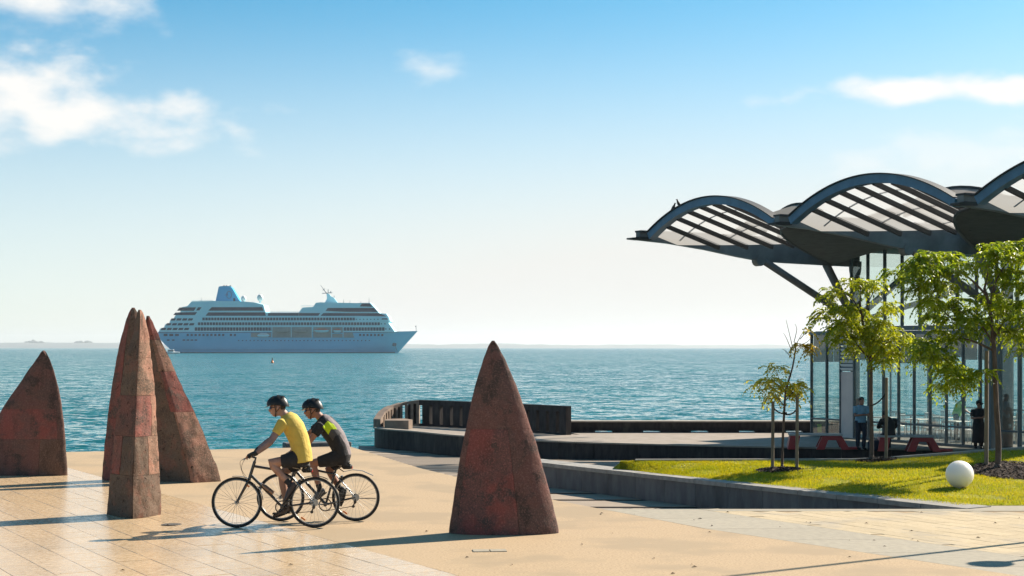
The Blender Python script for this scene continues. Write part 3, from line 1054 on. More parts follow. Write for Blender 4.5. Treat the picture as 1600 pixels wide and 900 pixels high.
# ================================================================== SAIL SCULPTURES
def clay(name, c1, c2, c3, pits=(0.035, 0.022, 0.018), pk=0.85):
    """hand-pressed clay: drifting reds and greys, dark pits, scratches"""
    m = mat(name, c1, 0.9, c2, 2.2, 9, 0.42, 0.60, c3, 3.4, 0.50, 0.62, 0.0, coords='World', piece=0.07, spec=0.15)
    nt = m.node_tree; N, L = nt.nodes, nt.links
    b = N['Principled BSDF']
    g = N.new('ShaderNodeNewGeometry')
    def nz(s, d, st=(1, 1, 1), rg=0.6):
        mp = N.new('ShaderNodeMapping'); mp.inputs['Scale'].default_value = st; L.new(g.outputs['Position'], mp.inputs['Vector'])
        t = N.new('ShaderNodeTexNoise'); t.inputs['Scale'].default_value = s; t.inputs['Detail'].default_value = d; t.inputs['Roughness'].default_value = rg
        L.new(mp.outputs[0], t.inputs['Vector']); return t.outputs['Fac']
    def rng(v, a, c, t0=0.0, t1=1.0):
        r = N.new('ShaderNodeMapRange'); r.interpolation_type = 'SMOOTHSTEP'
        r.inputs['From Min'].default_value = a; r.inputs['From Max'].default_value = c
        r.inputs['To Min'].default_value = t0; r.inputs['To Max'].default_value = t1
        L.new(v, r.inputs['Value']); return r.outputs[0]
    def ma(a, k, c):
        x = N.new('ShaderNodeMath'); x.operation = 'MULTIPLY_ADD'; x.inputs[1].default_value = k; L.new(a, x.inputs[0])
        if isinstance(c, float): x.inputs[2].default_value = c
        else: L.new(c, x.inputs[2])
        return x.outputs[0]
    pit = rng(nz(22, 4.0, (1.0, 1.0, 0.7), 0.7), 0.60, 0.68)
    streak = rng(nz(7, 6.0, (1, 1, 0.22)), 0.50, 0.72)
    grit = nz(48, 7.0, (1, 1, 1), 0.75)
    base = b.inputs['Base Color'].links[0].from_socket
    def over(fac, c, k):
        nonlocal base
        f = ma(fac, k, 0.0)
        x = N.new('ShaderNodeMixRGB'); L.new(f, x.inputs[0]); L.new(base, x.inputs[1]); x.inputs[2].default_value = (*c, 1); base = x.outputs[0]
    over(streak, tuple(v * 0.55 for v in c3), 0.55)
    over(rng(grit, 0.48, 0.66), tuple(min(1, v * 1.45 + 0.02) for v in c1), 0.6)
    over(rng(nz(52, 7.0, (1, 1.1, 1), 0.75), 0.52, 0.68), tuple(v * 0.45 for v in c3), 0.55)
    over(pit, pits, pk)
    L.new(base, b.inputs['Base Color'])
    h = ma(pit, -pk, ma(grit, 0.35, ma(nz(9, 6.0), 0.8, 0.0)))
    bp = N.new('ShaderNodeBump'); bp.inputs['Strength'].default_value = 0.8; bp.inputs['Distance'].default_value = 0.022
    L.new(h, bp.inputs['Height']); L.new(bp.outputs[0], b.inputs['Normal'])
    return m


M['clay_red'] = clay('red_terracotta', (0.29, 0.10, 0.080), (0.20, 0.098, 0.080), (0.13, 0.09, 0.074))
M['clay_brown'] = clay('brown_terracotta', (0.20, 0.090, 0.072), (0.15, 0.085, 0.070), (0.105, 0.07, 0.058))
M['clay_pale'] = clay('weathered_pink_terracotta', (0.36, 0.185, 0.13), (0.24, 0.15, 0.105), (0.16, 0.11, 0.08))
M['clay_grey'] = clay('grey_brown_terracotta', (0.165, 0.115, 0.085), (0.12, 0.085, 0.065), (0.24, 0.12, 0.085))
M['clay_plain'] = clay('dark_red_terracotta', (0.185, 0.09, 0.075), (0.145, 0.088, 0.074), (0.085, 0.062, 0.054), pk=0.12)
M['clay_plain_red'] = clay('stained_red_terracotta', (0.27, 0.088, 0.074), (0.175, 0.092, 0.080), (0.095, 0.072, 0.064), pk=0.12)
M['clay_plain_grey'] = clay('stained_grey_terracotta', (0.165, 0.10, 0.078), (0.13, 0.08, 0.062), (0.085, 0.06, 0.05), pk=0.12)
M['clay_core'] = mat('dark_joint_clay', (0.05, 0.03, 0.025), 0.95)


def sail(name, label, D, rows, sect, blocks, seed, rough=0.012, rd=0.15, group='terracotta sail sculptures'):
    """rows: (py, xl, xr) photo outline; sect: plan section points (x fraction -1..1, depth in half-widths), depth<0 to the viewer.
    blocks: list of (t0, t1, [(a0, a1, material key)]) with t = height fraction, a = fraction round the section"""
    rnd = random.Random(seed)
    rows = sorted(rows, key=lambda r: -r[0])
    zz = [0.0] + [H - (r[0] - HOR) / F * D for r in rows[1:]]
    xl = [(r[1] - 800) / F * D for r in rows]; xr = [(r[2] - 800) / F * D for r in rows]
    ztop = zz[-1]
    base_w = (xr[0] - xl[0]) / 2

    def interp(arr, z):
        for i in range(len(zz) - 1):
            if z <= zz[i + 1] or i == len(zz) - 2:
                f = (z - zz[i]) / (zz[i + 1] - zz[i])
                # smooth through neighbours
                p0 = arr[max(i - 1, 0)]; p1 = arr[i]; p2 = arr[i + 1]; p3 = arr[min(i + 2, len(arr) - 1)]
                return 0.5 * ((2 * p1) + (p2 - p0) * f + (2 * p0 - 5 * p1 + 4 * p2 - p3) * f * f + (3 * p1 - p0 - 3 * p2 + p3) * f ** 3)
    ns = len(sect)

    def S(t, a):
        z = ztop * t
        l, r = interp(xl, z), interp(xr, z)
        c, w = (l + r) / 2, max(0.012, (r - l) / 2)
        k = a * ns
        i = int(k) % ns; f = k - int(k)
        p0, p1, p2, p3 = sect[i - 1], sect[i], sect[(i + 1) % ns], sect[(i + 2) % ns]
        # mostly straight facets, a little rounded
        lin = (p1[0] + (p2[0] - p1[0]) * f, p1[1] + (p2[1] - p1[1]) * f)
        cr = [0.5 * ((2 * p1[q]) + (p2[q] - p0[q]) * f + (2 * p0[q] - 5 * p1[q] + 4 * p2[q] - p3[q]) * f * f + (3 * p1[q] - p0[q] - 3 * p2[q] + p3[q]) * f ** 3) for q in (0, 1)]
        sx = lin[0] * (1 - rd) + cr[0] * rd; sy = lin[1] * (1 - rd) + cr[1] * rd
        return Vector((c + sx * w, D + sy * w, z))

    def nrm(t, a):
        e = 0.003
        du = S(t, a + e) - S(t, a - e); dv = S(min(1, t + e), a) - S(max(0, t - e), a)
        n = du.cross(dv)
        return n.normalized() if n.length > 1e-9 else Vector((0, 0, 1))
    cx = (xl[0] + xr[0]) / 2
    root = thing(name, label, 'sculpture', (cx, D, 0), group=group)
    # core, just under the blocks
    mb = MB()
    mb.grid(lambda u, v: S(v * 0.985, u) - nrm(v * 0.985, u) * 0.035, 40, 30)
    mb.build('core', M['clay_core'], root)
    for (t0, t1, parts) in blocks:
        for (a0, a1, key) in parts:
            mb = MB()
            nu = max(6, int((a1 - a0) * 70)); nv = max(6, int((t1 - t0) * 60))
            per = 2.6 * base_w * (1 - t0 * 0.6)
            gg = 0.0012 if rd > 0.5 else 0.0022
            gu = gg / max(per, 0.2); gv = gg / ztop

            def fn(u, v):
                edge = u <= 1e-6 or v <= 1e-6 or u >= 1 - 1e-6 or v >= 1 - 1e-6
                # u, v already clamped to inner ring
                a = a0 + gu + (a1 - a0 - 2 * gu) * u
                t = t0 + gv + (t1 - t0 - 2 * gv) * v
                p = S(t, a % 1.0); n = nrm(t, a % 1.0)
                q = p * 2.2 + Vector((seed, seed * 2, 0))
                dsp = rough * noise.noise(q) + rough * 0.8 * noise.noise(q * 3.7)
                pit = noise.noise(p * 17 + Vector((seed, 0, 0)))
                fade = min(1, (1 - t) * 8)
                return p + n * dsp * fade, n, edge
            us = [0, 0.0] + [i / nu for i in range(1, nu)] + [1.0, 1]
            vv = [0, 0.0] + [i / nv for i in range(1, nv)] + [1.0, 1]
            W, Hh = len(us), len(vv)
            vs = []
            for j, v in enumerate(vv):
                for i, u in enumerate(us):
                    p, n, _ = fn(u, v)
                    ring = i == 0 or j == 0 or i == W - 1 or j == Hh - 1
                    ring2 = i == 1 or j == 1 or i == W - 2 or j == Hh - 2
                    if ring: p = p - n * 0.045
                    elif ring2: p = p - n * 0.003
                    vs.append(p)
            fs = [(j * W + i, j * W + i + 1, (j + 1) * W + i + 1, (j + 1) * W + i) for j in range(Hh - 1) for i in range(W - 1)]
            mb.add(vs, fs)
            mb.build('clay_block', M[key], root, smooth=True, angle=50)
    return root


# sections go round: left, front ..., right, back ...
RND = 'clay_red'
sail('sail_sculpture', 'big single dark red terracotta sail standing right of the cyclists', 20.45,
     [(836, 701, 873), (800, 705.5, 866), (760, 711.5, 856), (720, 718.5, 845), (680, 726, 833), (640, 734, 820), (600, 743, 806), (560, 755.5, 789), (543, 762, 779.5), (535, 766, 775), (530.5, 769, 772)],
     [(-1, 0.05), (-0.72, -0.24), (0.0, -0.36), (0.7, -0.24), (1, 0.06), (0.3, 0.30), (-0.5, 0.28)],
     [(0.0, 0.54, [(0.0, 0.10, 'clay_plain'), (0.10, 0.34, 'clay_plain_red'), (0.34, 0.57, 'clay_plain'), (0.57, 1.0, 'clay_plain')]),
      (0.54, 0.995, [(0.0, 0.57, 'clay_plain'), (0.57, 1.0, 'clay_plain')])], 3, 0.006, 0.9)
sail('sail_sculpture', 'dark terracotta fin cut by the left edge of the picture', 29.7,
     [(743, -35, 103.5), (720, -30, 102.7), (700, -24, 101.5), (680, -17, 100), (660, -9, 98.5), (640, 1, 96.5), (620, 14, 93.5), (600, 29, 89.5), (580, 43, 84), (560, 57, 77), (551, 63, 72.5), (546.5, 67.3, 69.3)],
     [(-1, 0.1), (-0.5, -0.14), (0.2, -0.17), (0.85, -0.12), (1, 0.05), (0.3, 0.30), (-0.5, 0.30)],
     [(0.0, 0.29, [(0.0, 0.33, 'clay_plain'), (0.33, 0.57, 'clay_plain_grey'), (0.57, 1.0, 'clay_plain')]),
      (0.29, 0.53, [(0.0, 0.43, 'clay_plain_red'), (0.43, 0.57, 'clay_plain'), (0.57, 1.0, 'clay_plain')]),
      (0.53, 0.62, [(0.0, 0.41, 'clay_plain'), (0.41, 0.57, 'clay_plain'), (0.57, 1.0, 'clay_plain')]),
      (0.62, 0.995, [(0.0, 0.57, 'clay_plain'), (0.57, 1.0, 'clay_plain')])], 11, 0.008, 0.9)
sail('sail_sculpture', 'tallest red terracotta sail, at the back left of the cluster', 28.6,
     [(752, 158, 252), (720, 160, 251), (670, 165, 248), (620, 171, 243), (570, 179, 238), (530, 187.5, 230), (500, 196.5, 220.5), (488, 201, 215), (482, 204.5, 211.5), (479, 207, 209.5)],
     [(-1, 0.1), (-0.45, -0.42), (0.35, -0.40), (1, 0.1), (0.4, 0.5), (-0.5, 0.5)],
     [(0.0, 0.36, [(0.0, 0.17, 'clay_red'), (0.17, 0.5, 'clay_red'), (0.5, 1.0, 'clay_brown')]),
      (0.36, 0.66, [(0.0, 0.17, 'clay_red'), (0.17, 0.5, 'clay_grey'), (0.5, 1.0, 'clay_brown')]),
      (0.66, 0.995, [(0.0, 0.17, 'clay_red'), (0.17, 0.5, 'clay_grey'), (0.5, 1.0, 'clay_brown')])], 23, 0.012)
sail('sail_sculpture', 'terracotta sail leaning right behind the front one of the cluster', 28.3,
     [(750, 243, 345), (700, 238.5, 327), (650, 234, 306.5), (600, 230.5, 283), (560, 228, 265.5), (520, 226.5, 247), (502, 227, 238.5), (492, 229, 233)],
     [(-1, 0.1), (-0.3, -0.22), (0.28, -0.50), (1, 0.05), (0.5, 0.5), (-0.4, 0.5)],
     [(0.0, 0.42, [(0.0, 0.30, 'clay_grey'), (0.30, 0.5, 'clay_pale'), (0.5, 1.0, 'clay_brown')]),
      (0.42, 0.66, [(0.0, 0.26, 'clay_grey'), (0.26, 0.5, 'clay_red'), (0.5, 1.0, 'clay_brown')]),
      (0.66, 0.85, [(0.0, 0.22, 'clay_grey'), (0.22, 0.5, 'clay_pale'), (0.5, 1.0, 'clay_brown')]),
      (0.85, 0.995, [(0.0, 0.5, 'clay_red'), (0.5, 1.0, 'clay_brown')])], 31, 0.016)
sail('sail_sculpture', 'ridged pitted terracotta sail at the front of the cluster', 22.75,
     [(806, 167.5, 253.5), (750, 172, 251.2), (700, 177, 248.8), (650, 182.5, 246), (600, 190, 242), (550, 199, 236.8), (520, 206, 232), (500, 211, 228), (490, 213.6, 224.5), (485, 215.3, 222), (482, 217, 219.5)],
     [(-1, -0.1), (0.30, -1.55), (0.74, -0.85), (1, -0.15), (0.5, 0.5), (-0.5, 0.5)],
     [(0.0, 0.20, [(0.0, 0.165, 'clay_grey'), (0.165, 0.5, 'clay_grey'), (0.5, 1.0, 'clay_brown')]),
      (0.20, 0.385, [(0.0, 0.07, 'clay_red'), (0.07, 0.165, 'clay_grey'), (0.165, 0.33, 'clay_grey'), (0.33, 0.5, 'clay_pale'), (0.5, 1.0, 'clay_brown')]),
      (0.385, 0.58, [(0.0, 0.165, 'clay_brown'), (0.165, 0.40, 'clay_red'), (0.40, 0.5, 'clay_pale'), (0.5, 1.0, 'clay_brown')]),
      (0.58, 0.76, [(0.0, 0.165, 'clay_grey'), (0.165, 0.5, 'clay_pale'), (0.5, 1.0, 'clay_brown')]),
      (0.76, 0.995, [(0.0, 0.165, 'clay_grey'), (0.165, 0.5, 'clay_pale'), (0.5, 1.0, 'clay_brown')])], 47, 0.020)
# ================================================================== PEOPLE TOOLS
def remesh(mb, voxel, smooth=4):
    me = mb.mesh('tmp', [])
    o = bpy.data.objects.new('tmp', me)
    COL.objects.link(o)
    r = o.modifiers.new('r', 'REMESH'); r.mode = 'VOXEL'; r.voxel_size = voxel
    s = o.modifiers.new('s', 'SMOOTH'); s.factor = 0.5; s.iterations = smooth
    dg = bpy.context.evaluated_depsgraph_get()
    out = bpy.data.meshes.new_from_object(o.evaluated_get(dg))
    bpy.data.objects.remove(o); bpy.data.meshes.remove(me)
    return out


def soft(name, mb, voxel, mats, parent, smooth=4, pick=None):
    me = remesh(mb, voxel, smooth)
    me.name = name
    if not isinstance(mats, (list, tuple)): mats = [mats]
    me.materials.clear()
    for m in mats: me.materials.append(m)
    if pick: me.polygons.foreach_set('material_index', [pick(p.center) for p in me.polygons])
    me.polygons.foreach_set('use_smooth', [True] * len(me.polygons))
    off = root_loc(parent)
    me.transform(Matrix.Translation(-off))
    return link_mesh(name, me, parent)


def skin_mat(name, c):
    m = mat(name, c, 0.55, (c[0] * 0.85, c[1] * 0.78, c[2] * 0.75), 12, coords='World')
    m.node_tree.nodes['Principled BSDF'].inputs['Subsurface Weight'].default_value = 0.05
    return m


def cloth(name, c, c2=None):
    return mat(name, c, 0.85, c2 or tuple(x * 0.8 for x in c), 9, 4, 0.3, 0.7, bump=0.6, bscale=9, bdist=0.04, coords='World')


M['skin'] = skin_mat('fair_skin', (0.46, 0.255, 0.18))
M['skin_tan'] = skin_mat('tanned_skin', (0.40, 0.19, 0.125))
M['yellow'] = cloth('yellow_shirt_cloth', (0.68, 0.49, 0.09), (0.60, 0.42, 0.075))
M['blackcloth'] = cloth('black_cloth', (0.022, 0.021, 0.024), (0.014, 0.014, 0.016))
M['greycloth'] = cloth('warm_grey_cloth', (0.26, 0.215, 0.22))
M['sleeve'] = cloth('mauve_grey_sleeve', (0.30, 0.20, 0.185))
M['lime'] = cloth('lime_cloth', (0.66, 0.85, 0.015))
M['charcoal'] = cloth('charcoal_cloth', (0.075, 0.07, 0.07))
M['shoe_b'] = mat('dark_brown_shoe', (0.075, 0.05, 0.045), 0.6, (0.04, 0.03, 0.03), 30)
M['shoe_g'] = mat('grey_shoe', (0.13, 0.125, 0.125), 0.6, (0.07, 0.07, 0.07), 25)
M['glove'] = mat('black_glove', (0.02, 0.02, 0.02), 0.8)
M['helmet'] = mat('gloss_black_helmet', (0.010, 0.010, 0.011), 0.35, spec=0.3)
M['lens'] = mat('blue_mirror_lens', (0.03, 0.10, 0.25), 0.08, metal=0.8)
M['copper'] = mat('copper_bottle', (0.36, 0.20, 0.12), 0.35, metal=0.7)
M['alu'] = mat('grey_aluminium', (0.42, 0.41, 0.40), 0.35, metal=0.9)
M['tyre'] = mat('black_tyre', (0.016, 0.016, 0.016), 0.75, bump=0.3, bscale=120)
M['chain'] = mat('oily_chain', (0.08, 0.07, 0.065), 0.4, metal=0.8)
M['gumwall'] = mat('white_letter_decal', (0.55, 0.55, 0.55), 0.4)


# ------------------------------------------------------------------ bicycles
def make_bike(D, P, label, paint, bottle=False, guard='low', bag=False, decal=False):
    """P: dict of photo pixels for the frame points"""
    q = lambda n, dy=0.0: at(P[n][0], P[n][1], D) + Vector((0, dy, 0))
    r = P['r']
    fh, rh = q('fh'), q('rh')
    fh.z = rh.z = r
    zoff = 0.0
    base = Vector(((fh.x + rh.x) / 2, D, 0))
    t = thing('bicycle', label, 'bicycle', base, group='bicycles of the two cyclists')
    for hub, who in ((fh, 'front'), (rh, 'rear')):
        w = MB(); n = 48
        ring = lambda R_, dy=0: [hub + Vector((math.cos(2 * PI * k / n) * R_, dy, math.sin(2 * PI * k / n) * R_)) for k in range(n)]
        w.tube(ring(r - 0.017), 0.0175, 8, closed=True)
        wheel = w.build('wheel', M['tyre'], t, smooth=True)
        w = MB(); w.tube(ring(r - 0.040), 0.0085, 6, closed=True)
        w.build('rim', M['alu'] if who == 'front' else M['alu'], wheel, smooth=True)
        w = MB(); w.tube([hub + Vector((0, -0.05, 0)), hub + Vector((0, 0.05, 0))], 0.016, 10)
        for dy in (-0.03, 0.03): w.tube([hub + Vector((0, dy - 0.002, 0)), hub + Vector((0, dy + 0.002, 0))], 0.026, 12)
        w.build('hub', M['alu'], wheel, smooth=True, angle=40)
        for k in range(28):
            a = 2 * PI * k / 28; s = 1 if k % 2 else -1
            tw = (0.55 if (k // 2) % 2 else -0.55)
            p0 = hub + Vector((math.cos(a + tw) * 0.024, s * 0.03, math.sin(a + tw) * 0.024))
            p1 = hub + Vector((math.cos(a) * (r - 0.045), 0, math.sin(a) * (r - 0.045)))
            w = MB(); w.tube([p0, p1], 0.0016, 4, cap=False); w.build('spoke', M['steel'], wheel)
        a = R(58) if who == 'front' else R(235)
        c = hub + Vector((math.cos(a), 0, math.sin(a))) * (r - 0.075)
        tg = Vector((-math.sin(a), 0, math.cos(a)))
        w = MB(); w.beam(c - tg * 0.035, c + tg * 0.035, 0.012, 0.022, up=(math.cos(a), 0, math.sin(a))); w.build('reflector', M['orange'], wheel)
    tb = lambda name, pts, rad, m=None, n=10: (lambda mm: (mm.tube(pts, rad, n), mm.build(name, m or paint, t, smooth=True, angle=50))[1])(MB())
    ht, hb, st, sd, bb = q('ht'), q('hb'), q('st'), q('sd'), q('bb')
    tb('top_tube', [ht + (hb - ht) * 0.25, q('tt'), st + (bb - st) * 0.14], [0.019, 0.017, 0.015])
    down = tb('down_tube', [ht + (hb - ht) * 0.72, bb], [0.021, 0.020])
    tb('seat_tube', [st, bb], [0.016, 0.017])
    tb('head_tube', [ht, hb], 0.022)
    tb('seat_post', [sd + Vector((0, 0, -0.03)), st], 0.0135, M['blackgloss'])
    for s in (-1, 1):
        tb('seat_stay', [st + (bb - st) * 0.12 + Vector((0, s * 0.02, 0)), rh + Vector((0, s * 0.062, 0))], [0.009, 0.008], M['alu'] if s < 0 else paint)  # near stay silver: the highlight on the frame is put in as colour
        tb('chain_stay', [bb + Vector((0, s * 0.03, 0)), rh + Vector((0, s * 0.062, 0))], [0.011, 0.009])
        tb('fork_blade', [hb + Vector((0, s * 0.035, 0)), hb + (fh - hb) * 0.12 + Vector((0, s * 0.052, 0)), fh + Vector((0, s * 0.052, 0))], [0.017, 0.016, 0.010])
    tb('fork_crown', [hb + Vector((0, -0.05, 0)), hb + Vector((0, 0.05, 0))], 0.02)
    # stem, bar, grips, levers
    bar = q('bar')
    tb('stem', [ht, ht + (ht - hb).normalized() * 0.05, bar], [0.016, 0.017, 0.016], M['blackgloss'])
    hbm = MB(); hbm.tube([bar + Vector((0.03, -0.30, 0.005)), bar + Vector((0, -0.12, 0)), bar, bar + Vector((0, 0.12, 0)), bar + Vector((0.03, 0.30, 0.005))], 0.0125, 10)
    handle = hbm.build('handlebar', M['blackgloss'], t, smooth=True)
    for s in (-1, 1):
        g = MB(); g.tube([bar + Vector((0.02, s * 0.19, 0.003)), bar + Vector((0.032, s * 0.31, 0.005))], 0.017, 10); g.build('grip', M['black'], handle, smooth=True)
        g = MB(); g.tube([bar + Vector((-0.01, s * 0.17, 0)), bar + Vector((-0.05, s * 0.20, -0.02)), bar + Vector((-0.055, s * 0.29, -0.03))], 0.006, 6); g.build('brake_lever', M['alu'], handle)
        g = MB(); b0 = bar + Vector((-0.03, s * 0.17, 0))
        cp = [b0, b0 + Vector((-0.085, 0, -0.06)), b0 + Vector((-0.10 - 0.02 * s, -s * 0.05, -0.17)), b0 + Vector((-0.055, -s * 0.12, -0.27)), hb + Vector((-0.01, s * 0.03, 0.0))]
        sp_ = []
        for i_ in range(4):
            for k_ in range(5):
                u_ = k_ / 5; a_, b_, c_, d_ = cp[max(i_ - 1, 0)], cp[i_], cp[i_ + 1], cp[min(i_ + 2, 4)]
                sp_.append(0.5 * ((2 * b_) + (c_ - a_) * u_ + (2 * a_ - 5 * b_ + 4 * c_ - d_) * u_ * u_ + (3 * b_ - a_ - 3 * c_ + d_) * u_ ** 3))
        g.tube(sp_ + [cp[4]], 0.003, 5)
        g.build('brake_cable', M['black'], handle)
    # saddle
    m = MB()
    m.loft([(sd + Vector((-0.155, 0, 0.0)), 0.018, 0.020), (sd + Vector((-0.05, 0, 0.005)), 0.022, 0.035), (sd + Vector((0.06, 0, 0.012)), 0.028, 0.072), (sd + Vector((0.115, 0, 0.016)), 0.024, 0.068), (sd + Vector((0.125, 0, 0.014)), 0.010, 0.04)])
    sadd = m.build('saddle', M['black'], t, smooth=True)
    m = MB()
    for s in (-1, 1): m.tube([sd + Vector((-0.11, s * 0.015, -0.015)), sd + Vector((0.0, s * 0.025, -0.035)), sd + Vector((0.09, s * 0.03, -0.012))], 0.004, 5)
    m.build('saddle_rail', M['steel'], sadd)
    if bag:
        m = MB(); c = sd + Vector((0.085, 0, -0.045)); m.bbox(c, (0.15, 0.085, 0.075), 0, 0.025); m.build('saddle_bag', M['black'], t)
    m = MB(); c = sd + Vector((0.155, 0, -0.06)); m.bbox(c, (0.018, 0.035, 0.04), 0, 0.006); m.build('rear_light', M['red'], t)
    # drive train (near side is the right-hand... chain on the viewer's side when the photo shows it)
    ch = -0.055
    m = MB()
    for k in range(36):
        a0, a1 = 2 * PI * k / 36, 2 * PI * (k + 1) / 36
        pts = [bb + Vector((math.cos(a) * R_, ch, math.sin(a) * R_)) for a, R_ in ((a0, 0.078), (a1, 0.078), (a1, 0.094), (a0, 0.094))]
        m.prism(pts, (0, -0.004, 0))
    for k in range(5): m.beam(bb + Vector((0, ch - 0.002, 0)), bb + Vector((math.cos(2 * PI * k / 5) * 0.08, ch - 0.002, math.sin(2 * PI * k / 5) * 0.08)), 0.004, 0.014, up=(0, 1, 0))
    m.build('chainring', M['chain'], t)
    m = MB()
    for j, R_ in enumerate((0.055, 0.047, 0.038, 0.030)):
        m.tube([rh + Vector((0, ch + 0.012 - j * 0.006, 0)), rh + Vector((0, ch + 0.008 - j * 0.006, 0))], R_, 20)
    m.build('cassette', M['alu'], t)
    m = MB(); m.tube([bb + Vector((0.0, ch, 0.09)), rh + Vector((0, ch, 0.045))], 0.005, 5)
    m.tube([bb + Vector((0.0, ch, -0.09)), rh + Vector((-0.02, ch, -0.12))], 0.005, 5); m.build('chain', M['chain'], t)
    m = MB(); m.tube([rh + Vector((0, ch - 0.01, -0.02)), rh + Vector((-0.005, ch - 0.015, -0.06)), rh + Vector((-0.03, ch - 0.01, -0.125))], 0.010, 6)
    for dz in (-0.065, -0.125):
        c = rh + Vector((-0.005 if dz > -0.1 else -0.03, ch, dz)); m.tube([c + Vector((0, -0.006, 0)), c + Vector((0, 0.006, 0))], 0.022, 12)
    m.build('derailleur', M['chain'], t)
    for nm, s in (('pn', -1), ('pf', 1)):
        p = q(nm, s * 0.10)
        m = MB(); b0 = bb + Vector((0, s * 0.075, 0)); p1 = Vector((p.x, D + s * 0.082, p.z))
        m.beam(b0, p1, 0.014, 0.026, up=(0, 1, 0)); crank = m.build('crank', M['blackgloss'], t)
        m = MB(); m.bbox(p1 + Vector((0, s * 0.055, 0)), (0.095, 0.085, 0.022), 0, 0.006); m.build('pedal', M['black'], crank)
    m = MB(); m.tube([bb + Vector((0, -0.07, 0)), bb + Vector((0, 0.07, 0))], 0.026, 14); m.build('bottom_bracket', paint, t, smooth=True, angle=40)
    # brakes
    for nm, hub, tgt in (('front', fh, hb), ('rear', rh, st + (rh - st) * 0.42)):
        c = hub + (tgt - hub).normalized() * (r + 0.005)
        m = MB(); m.bbox(c + Vector((0, 0, 0.0)), (0.035, 0.10, 0.05), 0, 0.008); m.build('brake_caliper', M['blackgloss'], t)
    arc = lambda hub, R_, a0, a1, k=14: [hub + Vector((math.cos(R(a0 + (a1 - a0) * i / k)) * R_, 0, math.sin(R(a0 + (a1 - a0) * i / k)) * R_)) for i in range(k + 1)]
    def guard_mesh(pts, w):
        m = MB()
        for a, b in zip(pts[:-1], pts[1:]): m.beam(a, b, w, 0.006, up=((a + b) / 2 - pts[0] + Vector((0.001, 0, 1))))
        return m
    if guard == 'low':
        guard_mesh(arc(rh, r + 0.016, 125, 60), 0.045).build('mudguard', M['blackgloss'], t)
        guard_mesh(arc(fh, r + 0.012, 100, 62), 0.04).build('mudguard', M['blackgloss'], t)
        guard_mesh(arc(fh, r + 0.012, 38, 5), 0.04).build('mudguard', M['blackgloss'], t)
    else:
        s0 = st + (sd - st) * 0.3
        m = MB(); m.tube([s0, q('g0')], 0.007, 6); m.build('mudguard_arm', M['blackgloss'], t)
        pts = [q('g0'), q('g1'), q('g2'), q('g3')]
        guard_mesh(pts, 0.055).build('mudguard', M['blackgloss'], t)
    # kickstand-like prop seen behind the rear hub
    m = MB(); m.tube([rh + Vector((-0.02, 0.06, -0.02)), rh + Vector((P['prop'], 0.085, -0.03))], 0.006, 6); m.build('kickstand', M['blackgloss'], t)
    if bottle:
        d = (bb - hb).normalized(); up = Vector((-d.z, 0, d.x));
        if up.z < 0: up = -up
        c0 = hb + (bb - hb) * 0.30 + up * 0.062
        m = MB(); m.tube([c0, c0 + d * 0.02, c0 + d * 0.05, c0 + d * 0.20], [0.018, 0.022, 0.034, 0.034], 14); bo = m.build('bottle', M['copper'], t, smooth=True, angle=50)
        m = MB(); m.tube([c0 - d * 0.03, c0], [0.014, 0.020], 12); m.build('bottle_cap', M['alu'], bo)
        m = MB(); m.tube([c0 + d * 0.13, c0 + d * 0.135], 0.037, 14); m.beam(c0 + d * 0.1 - up * 0.045, c0 + d * 0.21 - up * 0.042, 0.02, 0.008); m.build('bottle_cage', M['black'], t)
    if decal:
        d = (bb - hb).normalized()
        for k in range(4):
            c = hb + (bb - hb) * (0.16 + 0.085 * k) + Vector((0, -0.0215, 0))
            up = Vector((-d.z, 0, d.x))
            m = MB()
            m.beam(c - up * 0.010, c + up * 0.010, 0.003, 0.004, up=d); m.beam(c + up * 0.009, c + up * 0.009 + d * 0.014, 0.003, 0.004, up=up)
            if k != 0: m.beam(c - up * 0.008, c - up * 0.008 + d * 0.014, 0.003, 0.004, up=up)
            m.build('decal_letter', M['gumwall'], down)
    return t


D1, D2 = 21.05, 21.85
B1 = dict(r=0.348, fh=(370, 786), rh=(491.5, 786), ht=(398, 721), hb=(389, 750), st=(459, 738), sd=(470, 729), bb=(441.5, 792), tt=(425, 733), bar=(392, 713),
          pn=(454, 781), pf=(429, 804), prop=-0.12)
make_bike(D1, B1, 'black bicycle with copper bottle ridden by the yellow shirted cyclist', M['blackgloss'], bottle=True, guard='low', decal=True, bag=True)
B2 = dict(r=0.341, fh=(438.5, 779), rh=(556, 779), ht=(467.5, 712), hb=(459, 744), st=(525, 733), sd=(533, 724), bb=(509, 788), tt=(495, 735), bar=(460, 703),
          pn=(491, 786), pf=(527, 787), g0=(537, 737), g1=(551, 734), g2=(566, 735.5), g3=(583, 743), prop=0.28)
make_bike(D2, B2, 'black bicycle with raised rear mudguard ridden by the rear cyclist', M['blackgloss'], guard='high', bag=True)


